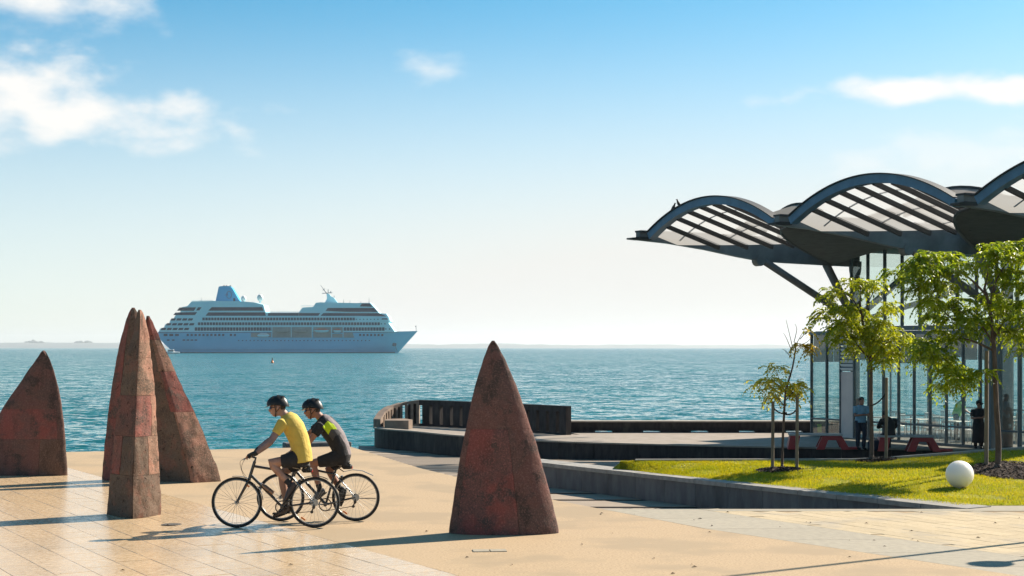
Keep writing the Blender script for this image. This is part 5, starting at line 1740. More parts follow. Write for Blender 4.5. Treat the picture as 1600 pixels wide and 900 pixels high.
# navigation buoy
b = at(425.5, 567, F * (H - SEA) / (567 - HOR)); b.z = SEA
t = thing('buoy', 'small orange navigation buoy floating in front of the ship', 'buoy', b)
mb = MB(); mb.tube([b + Vector((0, 0, z)) for z in (-0.2, 0.15, 0.3, 0.75)], [0.42, 0.45, 0.36, 0.2], 14); mb.build('float', M['orange'], t, smooth=True)
mb = MB(); mb.tube([b + Vector((0, 0, z)) for z in (0.75, 1.0, 1.02, 1.2, 1.25, 1.45)], [0.16, 0.14, 0.10, 0.10, 0.2, 0.16], 12); mb.build('topmark', M['black'], t, smooth=True)
# ================================================================== PAVILION
PO = Vector((4.3, 52.0, TZ))
PRZ = R(30)
pav = thing('pavilion', 'glass seaside pavilion with curved steel shell canopy roof', 'building', PO, PRZ)
M['bluesteel'] = mat('blue_arch_steel', (0.07, 0.19, 0.32), 0.4, (0.055, 0.145, 0.25), 2, coords='World')
M['greysteel'] = mat('grey_blue_steel', (0.20, 0.195, 0.19), 0.5, (0.14, 0.135, 0.132), 1.2, 7, 0.35, 0.65, (0.26, 0.255, 0.25), 0.7, 0.52, 0.7, coords='World', bump=0.1, bscale=6)
M['blackrib'] = mat('dark_roof_rib', (0.03, 0.028, 0.028), 0.6)
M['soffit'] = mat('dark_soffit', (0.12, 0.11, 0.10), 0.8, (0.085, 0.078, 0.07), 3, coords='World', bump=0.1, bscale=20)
M['sheet'] = thin_mat('translucent_roof_sheet', (0.60, 0.58, 0.56), 0.7, clear=0.34)
M['sheet2'] = thin_mat('weathered_roof_sheet', (0.50, 0.43, 0.38), 0.45, clear=0.06)
M['glass'] = glass_mat('pavilion_glass', (0.92, 0.97, 0.96), 0.10, dirt=0.04)
M['glass_up'] = glass_mat('upper_glass', (0.88, 0.96, 0.93), 0.10, dirt=0.05)
M['mullion'] = mat('dark_blue_mullion', (0.075, 0.105, 0.125), 0.4)
M['frame'] = mat('blue_grey_frame', (0.13, 0.18, 0.21), 0.45)
M['panelmetal'] = mat('pinkish_metal_panel', (0.74, 0.64, 0.60), 0.45, (0.64, 0.56, 0.54), 1.5, coords='World')
M['louvre'] = mat('pale_blue_louvre', (0.60, 0.70, 0.76), 0.5)
M['blind'] = thin_mat('brown_roller_blind', (0.30, 0.245, 0.20), 0.3)
M['floor'] = mat('pavilion_floor', (0.30, 0.26, 0.22), 0.5, (0.24, 0.21, 0.18), 2)
Q = lambda s, t, z: (s, -t, z - TZ)      # canopy coordinates: s inwards, t along the front
SP = 7.25                                # bay spacing
B = lambda mb, name, m, parent=pav, smooth=False, angle=None: link_mesh(name, mb.mesh(name, m, (0, 0, 0), smooth, angle), parent)
ZB = 6.32
for k in range(4):
    t0 = k * SP
    # tapering beam: side outline in s, z
    topc = [(-0.05, ZB + 0.05), (2.5, ZB + 0.06), (5, ZB + 0.03), (8, ZB - 0.05), (9.8, ZB - 0.1)]
    botc = [(9.8, 5.45), (8.3, 5.47), (6.4, 5.50), (5.3, 5.53), (4.2, 5.66), (2.8, 5.86), (1.2, 6.03), (-0.05, 6.10)]
    mb = MB(); mb.prism([Q(s, t0 - 0.11, z) for s, z in topc + botc], Vector(Q(0, 0.22, TZ)))
    beam = B(mb, 'roof_beam', M['greysteel'])
    mb = MB(); mb.prism([Q(s, t0 - 0.16, z) for s, z in [((-0.40 if k == 0 else -0.25), 6.17), (-0.05, 6.21), (0.4, 6.21), (0.4, 6.12), (-0.05, 6.10), ((-0.40 if k == 0 else -0.25), 6.12)]], Vector(Q(0, 0.32, TZ)))
    B(mb, 'beam_tip', M['blackrib'], beam)
    mb = MB()
    for (sa, za), (sb, zb) in zip(topc[:-1], topc[1:]): mb.beam(Q(sa, t0, za + 0.03), Q(sb, t0, zb + 0.03), 0.34, 0.06)
    B(mb, 'beam_flange', M['blackrib'], beam)
    # struts down to the column
    mb = MB(); mb.tube([Q(5.25, t0, 5.62), Q(9.7, t0, 3.45)], 0.13, 12); st_ = B(mb, 'strut', M['greysteel'], smooth=True)
    mb = MB(); mb.tube([Q(5.15, t0 - 0.14, 5.56), Q(5.15, t0 + 0.14, 5.56)], 0.2, 14); B(mb, 'pin_joint', M['greysteel'], st_)
    if k < 3:
        mb = MB(); mb.tube([Q(8.25, t0 + 0.05, 5.50), Q(9.6, t0, 3.55)], 0.15, 12); B(mb, 'strut', M['greysteel'], smooth=True)
        mb = MB(); mb.tube([Q(9.6, t0 + 0.1, 3.5), Q(9.8, t0 + 3.4, 5.6)], 0.12, 12); B(mb, 'strut', M['greysteel'], smooth=True)
        mb = MB(); mb.tube([Q(9.6, t0 + 0.1, 3.4), Q(10.4, t0 + 5.2, 4.6)], 0.10, 12); B(mb, 'strut', M['greysteel'], smooth=True)
        mb = MB(); mb.tube([Q(9.7, t0, TZ), Q(9.7, t0, 5.9)], [0.17, 0.17], 14); col_ = B(mb, 'column', M['greysteel'], smooth=True)
        mb = MB(); mb.tube([Q(9.7, t0, 5.15), Q(9.7, t0, 5.3), Q(9.7, t0, 5.65)], [0.19, 0.22, 0.24], 14); B(mb, 'column_head', M['blackrib'], col_)
        mb = MB(); mb.bbox(Q(9.7, t0, 3.5), (0.5, 0.42, 0.3), 0, 0.06); B(mb, 'node_plate', M['blackrib'], col_)

RISE = 0.92
SA = 0.25


def vz(s, ta):
    return ZB - 0.06 + RISE * (1 - (2 * ta - 1) ** 2) - 0.30 * (s - SA)


def smax(ta): return SA + max(0.0, (vz(SA, ta) - (ZB - 0.30 + 0.34 * max(0.0, min(1.0, (ta - 0.42) / 0.4)))) / 0.30)


RIBS = [0.115, 0.205, 0.30, 0.40, 0.505, 0.615, 0.735, 0.865]
for k in range(3):
    t0 = k * SP + 0.35
    W_ = SP - 0.70
    T_ = lambda ta: t0 + W_ * ta
    # front arch: box section
    n = 30
    mb = MB()
    vs = []
    for i in range(n + 1):
        ta = i / n
        z = vz(SA, ta); dz = RISE * -4 * (2 * ta - 1) / W_
        nn = Vector((-dz, 1)).normalized()     # in (t, z)
        for (ds, dn) in ((-0.14, -0.16), (0.14, -0.16), (0.14, 0.08), (-0.14, 0.08)):
            vs.append(Q(SA + ds, T_(ta) + nn.x * dn, z + nn.y * dn))
    fs = []
    for i in range(n):
        for j in range(4):
            fs.append((i * 4 + j, i * 4 + (j + 1) % 4, (i + 1) * 4 + (j + 1) % 4, (i + 1) * 4 + j))
    fs += [(3, 2, 1, 0), (n * 4, n * 4 + 1, n * 4 + 2, n * 4 + 3)]
    mb.add(vs, fs); arch = B(mb, 'arch', M['bluesteel'], smooth=True, angle=30)
    mb = MB()
    for i in range(n):
        a, b = i / n, (i + 1) / n
        mb.beam(Q(SA - 0.02, T_(a), vz(SA, a) + 0.10), Q(SA - 0.02, T_(b), vz(SA, b) + 0.10), 0.36, 0.03)
    B(mb, 'arch_flashing', M['blackrib'], arch)
    for ta in RIBS:
        s1 = smax(ta)
        mb = MB(); mb.beam(Q(SA + 0.1, T_(ta), vz(SA + 0.1, ta) - 0.09), Q(s1 + 0.25, T_(ta), vz(s1 + 0.25, ta) - 0.09), 0.075, 0.14); B(mb, 'rib', M['blackrib'])
    ed = [0.0] + RIBS + [1.0]
    for a, b in zip(ed[:-1], ed[1:]):
        mb = MB(); mb.cur = 0
        g = 0.002
        def fsheet(u, v, a=a, b=b):
            ta = a + g + (b - a - 2 * g) * u
            s = SA + 0.12 + (max(smax(ta) - SA, 0.15) + 0.15) * v
            return Q(s, T_(ta), vz(s, ta) + 0.02)
        mb.grid(fsheet, 4, 10)
        B(mb, 'roof_panel', M['sheet'] if k == 0 else M['sheet'], smooth=True)
    # cross battens seen through the sheets
    for s_ in (1.3, 2.6, 3.8):
        tas = [x for x in [i / 30 for i in range(31)] if smax(x) > s_]
        if len(tas) > 1:
            mb = MB()
            for a, b in zip(tas[:-1], tas[1:]): mb.beam(Q(s_, T_(a), vz(s_, a) + 0.045), Q(s_, T_(b), vz(s_, b) + 0.045), 0.03, 0.03)
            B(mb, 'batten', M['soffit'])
    # dark funnel soffit between the next beam and this column
    mb = MB()
    def fun(u, v, k=k):
        # u along from tip to root, v from next beam (0) to diagonal (1)
        sA, tA = 0.4 + 9.1 * u, (k + 1) * SP - 0.12
        zA = 6.28 - 0.50 * min(1.0, sA / 5.3) ** 1.4
        sD = 0.5 + 8.0 * u; tD = (k + 1) * SP - 0.2 - (SP - 0.3) * u ** 0.75
        zD = 6.10 - 0.62 * u ** 1.2
        z = zA + (zD - zA) * v - 0.10 * math.sin(PI * v) * (1 - u) + 0.40 * math.sin(PI * v) * u * u
        return Q(sA + (sD - sA) * v, tA + (tD - tA) * v, z)
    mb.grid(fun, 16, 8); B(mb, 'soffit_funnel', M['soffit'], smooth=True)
    mb = MB()
    pts = [fun(i / 16, 1.0) for i in range(17)]
    mb.tube([Vector(p) for p in pts], 0.045, 6); B(mb, 'soffit_edge', M['blackrib'])
# roof deck over the glazed hall
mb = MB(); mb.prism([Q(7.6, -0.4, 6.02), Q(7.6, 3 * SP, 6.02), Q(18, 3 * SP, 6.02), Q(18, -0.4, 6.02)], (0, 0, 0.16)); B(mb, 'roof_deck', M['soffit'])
# shells of the far side, seen over the valley
for tc, s0, hw_, z0_ in ((-5.9, 12.0, 2.2, 7.35), (2.65, 12.0, 3.3, 7.25), (11.6, 12.0, 3.3, 7.25)):
    mb = MB()
    def rear(u, v, tc=tc, s0=s0, hw_=hw_, z0_=z0_):
        s = (3.4 if hw_ > 3 else 2.2) * v
        return Q(s0 - s, tc - hw_ + 2 * hw_ * u, z0_ + 1.0 * (1 - (2 * u - 1) ** 2) - 0.30 * s)
    mb.grid(rear, 16, 6); B(mb, 'rear_shell', M['sheet2'], smooth=True)
    mb = MB()
    for i in range(16): mb.beam(rear(i / 16, 0), rear((i + 1) / 16, 0), 0.16, 0.14)
    B(mb, 'rear_arch', M['blackrib'])
    for u in (0.2, 0.35, 0.5, 0.65, 0.8):
        mb = MB(); mb.beam(Vector(rear(u, 0)) - Vector((0, 0, .1)), Vector(rear(u, 1)) - Vector((0, 0, .1)), 0.08, 0.14); B(mb, 'rib', M['soffit'])
    mb = MB(); mb.prism([Q(s0 - 1, tc - 0.1, 6.1), Q(s0 - 1, tc + 0.1, 6.1), Q(s0 - 0.8, tc + 0.1, 6.1), Q(s0 - 0.8, tc - 0.1, 6.1)], (0, 0, 1.9)); B(mb, 'roof_post', M['soffit'])

# ---- glazed hall
G0, GB = 9.0, 17.0
qs = [0.0, 0.85, 1.6, 2.32] + [2.32 + 0.75 * i for i in range(1, 10)]     # along the front from its left corner
TQ = lambda q: q - 1.6
ZL, ZU = 2.98, 5.98
mb = MB(); mb.prism([Q(G0 - 0.05, -1.65, TZ + 0.005), Q(G0 - 0.05, 14, TZ + 0.005), Q(GB, 14, TZ + 0.005), Q(GB, -1.65, TZ + 0.005)], (0, 0, 0.03)); B(mb, 'floor', M['floor'])
mb = MB(); mb.prism([Q(G0 + 0.1, -1.5, ZL - 0.02), Q(G0 + 0.1, 0.3, ZL - 0.02), Q(GB, 0.3, ZL - 0.02), Q(GB, -1.5, ZL - 0.02)], (0, 0, 0.12)); B(mb, 'low_roof', M['frame'])
TRZ = -0.2
def vert(s, t, z0, z1, w, d, name='mullion', m=None):
    mb = MB(); mb.box(Q(s, t, (z0 + z1) / 2), (d, w, z1 - z0)); return B(mb, name, m or M['mullion'])
def horiz(s, ta, tb, z, h, d, name='transom', m=None):
    mb = MB(); mb.box(Q(s, (ta + tb) / 2, z), (d, tb - ta, h)); return B(mb, name, m or M['mullion'])
def pane(s, ta, tb, z0, z1, m, name='glass_pane'):
    mb = MB(); mb.box(Q(s, (ta + tb) / 2, (z0 + z1) / 2), (0.012, tb - ta, z1 - z0)); return B(mb, name, m)
for i, q in enumerate(qs):
    vert(G0, TQ(q), TZ + 0.03, ZL, 0.05, 0.11)
for i in range(len(qs) - 1):
    a, b = TQ(qs[i]) + 0.03, TQ(qs[i + 1]) - 0.03
    if i == 2:        # metal panel with louvre above
        mb = MB(); mb.box(Q(G0, (a + b) / 2, (TZ + 1.6) / 2 + 0.0), (0.05, b - a, 1.6 - TZ - 0.04)); B(mb, 'metal_panel', M['panelmetal'])
        for j in range(9):
            z = 1.68 + j * 0.14
            mb = MB(); mb.beam(Q(G0 - 0.03, a, z), Q(G0 - 0.03, b, z), 0.03, 0.10, up=(-0.5, 0, 1)); B(mb, 'louvre_blade', M['louvre'])
        mb = MB(); mb.box(Q(G0 + 0.05, (a + b) / 2, 2.26), (0.02, b - a, 1.3)); B(mb, 'louvre_back', M['frame'])
        continue
    horiz(G0, a, b, TRZ, 0.06, 0.12)
    pane(G0, a, b, TZ + 0.09, TRZ - 0.03, M['glass']); pane(G0, a, b, TRZ + 0.03, ZL - 0.05, M['glass'])
    horiz(G0, a, b, TZ + 0.06, 0.06, 0.12, 'bottom_rail')
horiz(G0 + 0.02, -1.65, TQ(qs[-1]) + 0.03, ZL + 0.02, 0.12, 0.26, 'head_beam', M['frame'])
horiz(G0 - 0.05, 0.9, 13.8, ZL + 0.17, 0.16, 0.34, 'head_beam', M['frame'])
# upper storey glazing
us = [0.35 + 0.86 * i for i in range(16)]
for i, u_ in enumerate(us): vert(G0 + 0.2, u_, ZL + 0.25, ZU, 0.055, 0.12)
for a, b in zip(us[:-1], us[1:]): pane(G0 + 0.2, a + 0.03, b - 0.03, ZL + 0.27, ZU, M['glass_up'])
# entry: heavy projecting frame at the right
e0 = TQ(qs[-1]) + 0.2
vert(8.55, e0, TZ + 0.03, 2.72, 0.26, 0.5, 'entry_post', M['frame'])
horiz(8.55, e0 - 0.13, e0 + 5, 2.86, 0.30, 0.5, 'entry_beam', M['frame'])
for i in range(6):
    t_ = e0 + 0.35 + i * 0.8
    vert(8.5, t_, TZ + 0.03, 2.70, 0.07, 0.14)
    pane(8.5, t_ + 0.035, t_ + 0.765, TZ + 0.06, TRZ - 0.03, M['glass']); pane(8.5, t_ + 0.035, t_ + 0.765, TRZ + 0.03, 2.7, M['glass'])
    horiz(8.5, t_ + 0.035, t_ + 0.765, TRZ, 0.06, 0.1)
# sea-side wall: mullions, glass, brown blinds pulled part way
for i in range(20):
    t_ = -1.6 + i * 0.82
    vert(GB, t_, TZ + 0.03, ZL, 0.06, 0.12)
    pane(GB, t_ + 0.03, t_ + 0.79, TZ + 0.06, ZL, M['glass'])
    mb = MB(); mb.box(Q(GB - 0.12, t_ + 0.41, (ZL + 1.98 + (0.12 if i % 4 == 3 else 0)) / 2), (0.015, 0.78, ZL - 1.98 - (0.12 if i % 4 == 3 else 0))); B(mb, 'roller_blind', M['blind'])
horiz(GB, -1.65, 14.8, 0.05, 0.05, 0.1); horiz(GB, -1.65, 14.8, ZL + 0.08, 0.16, 0.2, 'head_beam', M['frame'])
for i in range(9): vert(GB, 0.4 + i * 1.7, ZL + 0.16, 6.0, 0.07, 0.12)
# end wall
for i in range(1, 8):
    s_ = G0 + i
    if i % 2 == 0: mb = MB(); mb.box(Q(s_, -1.6, (TZ + ZL) / 2), (0.05, 0.06, ZL - TZ)); B(mb, 'mullion', M['mullion'])
    mb = MB(); mb.box(Q(s_ - 0.5, -1.6, (TZ + ZL) / 2), (0.94, 0.012, ZL - TZ - 0.1)); B(mb, 'glass_pane', M['glass'])
for i in range(8):
    s_ = G0 + 0.5 + i
    zb = (1.95, 1.95, 2.02, 1.95, 1.88, 1.95, 1.95, 2.1)[i]
    mb = MB(); mb.box(Q(s_, -1.5, (ZL + zb) / 2), (0.97, 0.015, ZL - zb)); bl = B(mb, 'roller_blind', M['blind'])
    mb = MB(); mb.box(Q(s_, -1.5, zb - 0.012), (0.97, 0.03, 0.024)); B(mb, 'blind_rail', M['mullion'], bl)
# green notice inside the corner
mb = MB(); mb.box(Q(G0 + 0.08, -1.25, -0.55), (0.01, 0.24, 0.3)); B(mb, 'green_notice', mat('green_notice', (0.45, 0.55, 0.08), 0.6))


def pw(s, t, z=TZ):        # pavilion coordinates -> world
    v = Matrix.Rotation(PRZ, 3, 'Z') @ Vector((s, -t, 0))
    return Vector((PO.x + v.x, PO.y + v.y, z))


# furniture inside: white cafe chairs and tables
M['chairwhite'] = mat('white_chair', (0.72, 0.72, 0.70), 0.4)
M['tabletop'] = mat('pale_table_top', (0.62, 0.58, 0.52), 0.5)
def make_chair():
    r = thing('cafe_chair', 'white metal cafe chair', 'chair', (0, 0, 0), group='white chairs inside the pavilion')
    mb = MB(); mb.bbox((0, 0, 0.45), (0.42, 0.42, 0.03), 0, 0.01); link_mesh('seat', mb.mesh('seat', M['chairwhite']), r)
    for x, y in ((-.19, -.19), (.19, -.19), (-.19, .19), (.19, .19)):
        mb = MB(); mb.tube([(x, y, 0.44), (x * 1.12, y * 1.12, 0)], 0.014, 6); link_mesh('leg', mb.mesh('leg', M['chairwhite']), r)
    mb = MB()
    for x in (-.19, .19): mb.tube([(x, .19, .44), (x, .23, .86)], 0.014, 6)
    mb.tube([(-.19, .23, .86), (.19, .23, .86)], 0.014, 6)
    for x in (-.1, 0, .1): mb.tube([(x, .2, .46), (x, .23, .86)], 0.009, 5)
    link_mesh('backrest', mb.mesh('backrest', M['chairwhite']), r)
    return r
def make_table():
    r = thing('cafe_table', 'pale cafe table', 'table', (0, 0, 0), group='tables inside the pavilion')
    mb = MB(); mb.bbox((0, 0, 0.735), (0.7, 0.7, 0.03), 0, 0.01); link_mesh('table_top', mb.mesh('table_top', M['tabletop']), r)
    mb = MB(); mb.tube([(0, 0, 0.03), (0, 0, 0.72)], 0.03, 10); link_mesh('pedestal', mb.mesh('pedestal', M['alu']), r)
    mb = MB(); mb.tube([(0, 0, 0), (0, 0, 0.03)], 0.22, 16); link_mesh('base', mb.mesh('base', M['alu']), r)
    return r
rnd = random.Random(9)
c0, tb0 = make_chair(), make_table()
index_kids(c0); index_kids(tb0)
first_c = first_t = True
spots = [(10.3, 0.9), (10.3, 2.6), (10.3, 4.4), (10.3, 6.1), (12.3, 0.2), (12.3, 2.0), (12.3, 3.9), (14.3, 0.8), (14.3, 2.9)]
for si, (s_, t_) in enumerate(spots):
    tt = tb0 if first_t else copy_tree(tb0); first_t = False
    tt.location = pw(s_, t_, TZ + 0.035); tt.rotation_euler = (0, 0, PRZ)
    row = 'front' if si < 4 else ('middle' if si < 7 else 'seaward')
    pos = ['first', 'second', 'third', 'fourth'][si if si < 4 else (si - 4 if si < 7 else si - 7)]
    tt['label'] = '%s table from the left in the %s row inside the pavilion' % (pos, row)
    for ci, (ds, dt, a) in enumerate(((-0.62, 0, 90), (0.62, 0, -90), (0, -0.62, 0), (0, 0.62, 180))):
        if rnd.random() < 0.12: continue
        cc = c0 if first_c else copy_tree(c0); first_c = False
        cc.location = pw(s_ + ds, t_ + dt, TZ + 0.035); cc.rotation_euler = (0, 0, PRZ + R(a + rnd.uniform(-14, 14)))
        cc['label'] = 'white metal cafe chair on the %s side of %s %s row table in the pavilion' % (['terrace', 'sea', 'left', 'right'][ci], pos, row)
# ================================================================== TREES
def leaf_clump(mb, c, rad, n, rnd, droop=0.75, ll=0.074, size=1.0):
    """compound leaves radiating from a point, leaflets in pairs along a drooping stalk"""
    for _ in range(n):
        a = rnd.random() * 2 * PI; el = rnd.uniform(-0.35, 0.75)
        d = Vector((math.cos(a) * math.cos(el), math.sin(a) * math.cos(el), math.sin(el)))
        st = c + d * rad * rnd.uniform(0.0, 0.75)
        L_ = rnd.uniform(0.16, 0.27) * size
        h = Vector((d.x, d.y, 0)).normalized() if (d.x or d.y) else Vector((1, 0, 0))
        dr = droop * rnd.uniform(0.5, 1.9); lift = rnd.uniform(-0.2, 0.9)
        sd = h.cross(Vector((0, 0, 1)))
        k = rnd.randint(5, 8)
        for i in range(k + 1):
            f = (i + 0.6) / (k + 0.6)
            p = st + h * (L_ * f) + Vector((0, 0, L_ * (lift * f - dr * f * f)))
            tang = (h + Vector((0, 0, lift - 2 * dr * f))).normalized()
            for s in ((-1, 1) if i < k else (0,)):
                ld = (tang * (0.55 if s else 1) + sd * s * 0.85 + Vector((0, 0, -0.35 * rnd.random()))).normalized()
                ln = ll * size * rnd.uniform(0.75, 1.15); w = ln * 0.25
                wv = ld.cross(Vector((rnd.uniform(-.9, .9), rnd.uniform(-.9, .9), 1))).normalized() * w
                t = p + ld * ln + Vector((0, 0, -0.012))
                m = p + ld * ln * 0.45
                mb.add([p, m + wv, t, m - wv], [(0, 1, 2, 3)])


def limb(mb, pts, r0, r1, n=8):
    P = [Vector(p) for p in pts]
    Q_ = []
    for i in range(len(P) - 1):
        for k in range(4):
            t = k / 4
            a = P[max(i - 1, 0)]; b = P[i]; c = P[i + 1]; d = P[min(i + 2, len(P) - 1)]
            Q_.append(0.5 * ((2 * b) + (c - a) * t + (2 * a - 5 * b + 4 * c - d) * t * t + (3 * b - a - 3 * c + d) * t ** 3))
    Q_.append(P[-1])
    mb.tube(Q_, [r0 + (r1 - r0) * i / (len(Q_) - 1) for i in range(len(Q_))], n)


def make_tree(label, base, D, trunk, r0, branches, clumps, lm, seed, per=14, extra=None):
    rnd = random.Random(seed)
    t = thing('young_tree', label, 'tree', base, group='young staked trees on the lawn')
    P = lambda p: at(p[0], p[1], D) + Vector((0, p[2] if len(p) > 2 else 0, 0))
    mb = MB()
    pts = [base - Vector((0, 0, 0.05))] + [P(p) for p in trunk]
    limb(mb, pts, r0, r0 * 0.45, 10)
    mb.tube([base - Vector((0, 0, 0.03)), base + Vector((0, 0, 0.10))], [r0 * 1.45, r0 * 1.0], 10)
    tr = mb.build('trunk', M['trunk'], t, smooth=True)
    for b in branches:
        mb = MB(); limb(mb, [P(p) for p in b], r0 * 0.42, r0 * 0.12, 6); mb.build('branch', M['trunk'], tr, smooth=True)
    mb = MB()
    for c in clumps:
        dy = c[3] if len(c) > 3 else rnd.uniform(-0.45, 0.45)
        p = at(c[0], c[1], D) + Vector((0, dy, 0))
        n = int(per * c[2])
        leaf_clump(mb, p, 0.15 + 0.03 * c[2], n, rnd)
    mb.build('crown', lm, t)
    if extra: extra(t, P, rnd)
    return t


def stake(px, py0, py1, D, label, r=0.032):
    b = onlawn(px, py0); 
    top = H - (py1 - HOR) / F * b.y
    mb = MB(); mb.tube([b - Vector((0, 0, 0.1)), (b.x + 0.01, b.y, top - 0.01), (b.x + 0.01, b.y, top)], [r, r * 0.95, r * 0.8], 10)
    return solo('tree_stake', mb, M['stake'], b, label, 'stake', 'timber stakes beside the young trees', smooth=True, angle=40), Vector((b.x, b.y, top))


def tie(a, b, label):
    mb = MB(); m = (a + b) / 2 - Vector((0, 0, 0.05))
    mb.tube([a, (a + m) / 2 - Vector((0, 0, 0.015)), m, (m + b) / 2 - Vector((0, 0, 0.015)), b], 0.014, 6)
    d = Vector((0, 0.045, 0))
    mb.tube([b + Vector((math.cos(x) * 0.04, math.sin(x) * 0.04, 0)) for x in [2 * PI * i / 10 for i in range(10)]], 0.012, 5, closed=True)
    solo('tree_tie', mb, M['black'], a, label, 'strap', 'black straps between stakes and trees')


# tree 1: sparse sapling, yellow leaves, bare top
b1 = onlawn(1222, 733)
def bare(t, P, rnd):
    mb = MB()
    for tw in ([(1239, 545), (1234, 520), (1229, 500)], [(1238, 548), (1230, 528), (1224, 520)], [(1243, 540), (1250, 524), (1258, 512)], [(1240, 535), (1245, 515), (1243, 506)], [(1246, 541), (1260, 535), (1268, 527)], [(1237, 560), (1228, 548), (1222, 545)], [(1250, 530), (1262, 516), (1270, 513)]):
        limb(mb, [P(p + (rnd.uniform(-.1, .1),)) for p in tw], 0.009, 0.003, 5)
    mb.build('bare_twigs', M['trunk'], t)
    mb = MB()
    for c in ((1257, 540), (1262, 543), (1250, 537), (1266, 545), (1255, 516)): leaf_clump(mb, P(c), 0.08, 5 if c[1] > 520 else 2, rnd, 0.9)
    mb.build('golden_leaves', M['leaf_gold'], t)
make_tree('thin sparse sapling with yellowing leaves and bare top twigs', b1, b1.y, [(1223, 690), (1225, 650), (1227, 618), (1230, 602), (1238, 575), (1243, 545), (1242, 535)], 0.027,
          [[(1226, 635), (1214, 620), (1205, 605)], [(1228, 612), (1220, 600), (1213, 578)], [(1228, 625), (1240, 612), (1248, 604)], [(1227, 610), (1210, 597), (1196, 592)]],
          [(1215, 573, .8), (1219, 576, .5), (1195, 594, 1.0), (1187, 598, .7), (1205, 598, 1.0), (1212, 606, .9), (1200, 612, .8), (1211, 622, .8), (1232, 600, .8), (1242, 603, 1.1), (1251, 606, 1.0), (1256, 613, .8), (1240, 614, .8), (1222, 618, .6)],
          M['leaf_y'], 2, 10, bare)
s1, t1 = stake(1207, 733, 627, b1.y, 'timber stake left of the sparse sapling')
s2, t2 = stake(1245, 733, 615, b1.y, 'timber stake right of the sparse sapling')
jj = at(1226, 645, b1.y)
tie(t1 - Vector((0, 0, 0.10)), jj, 'black strap from left stake to the sparse sapling')
tie(t2 - Vector((0, 0, 0.30)), jj + Vector((0, 0, -0.02)), 'black strap from right stake to the sparse sapling')
# tree 2
b2 = onlawn(1362, 719)
make_tree('leafy young tree in front of the man leaning at the glass', b2, b2.y, [(1362, 680), (1361, 630), (1361, 585), (1360, 560), (1352, 530), (1347, 495), (1343, 470)], 0.044,
          [[(1360, 562), (1340, 540), (1318, 510), (1295, 497)], [(1361, 565), (1380, 540), (1398, 530)], [(1348, 500), (1358, 470), (1370, 448)], [(1345, 490), (1330, 465), (1310, 457)], [(1344, 475), (1345, 455), (1342, 440)], [(1354, 535), (1375, 510), (1385, 488)]],
          [(1304, 455, .9), (1292, 462, .7), (1316, 458, .6), (1342, 442, 1.0), (1330, 440, .8), (1354, 441, 1.0), (1368, 444, 1.0), (1378, 450, .7), (1296, 488, 1.0), (1308, 482, 1.1), (1322, 480, 1.2), (1290, 497, .9), (1337, 484, 1.2), (1350, 490, 1.3), (1362, 500, 1.3), (1378, 506, 1.3),
           (1392, 515, 1.3), (1402, 526, 1.1), (1410, 540, .9), (1345, 512, 1.4), (1330, 505, 1.4), (1315, 508, 1.3), (1303, 515, 1.0), (1322, 525, 1.2), (1340, 530, 1.4), (1358, 525, 1.4), (1374, 530, 1.4), (1390, 540, 1.3), (1380, 552, 1.2), (1366, 545, 1.2), (1350, 548, 1.0), (1396, 553, .9), (1372, 564, .8), (1386, 484, .9), (1378, 478, .7), (1333, 545, .7), (1310, 532, .8), (1384, 566, .5)],
          M['leaf'], 5, 20)
s3, t3 = stake(1384.5, 719, 590, b2.y, 'timber stake right of the leafy tree by the leaning man')
tie(t3 - Vector((0, 0, 0.30)), at(1362, 633, b2.y), 'black strap between stake and tree before the leaning man')
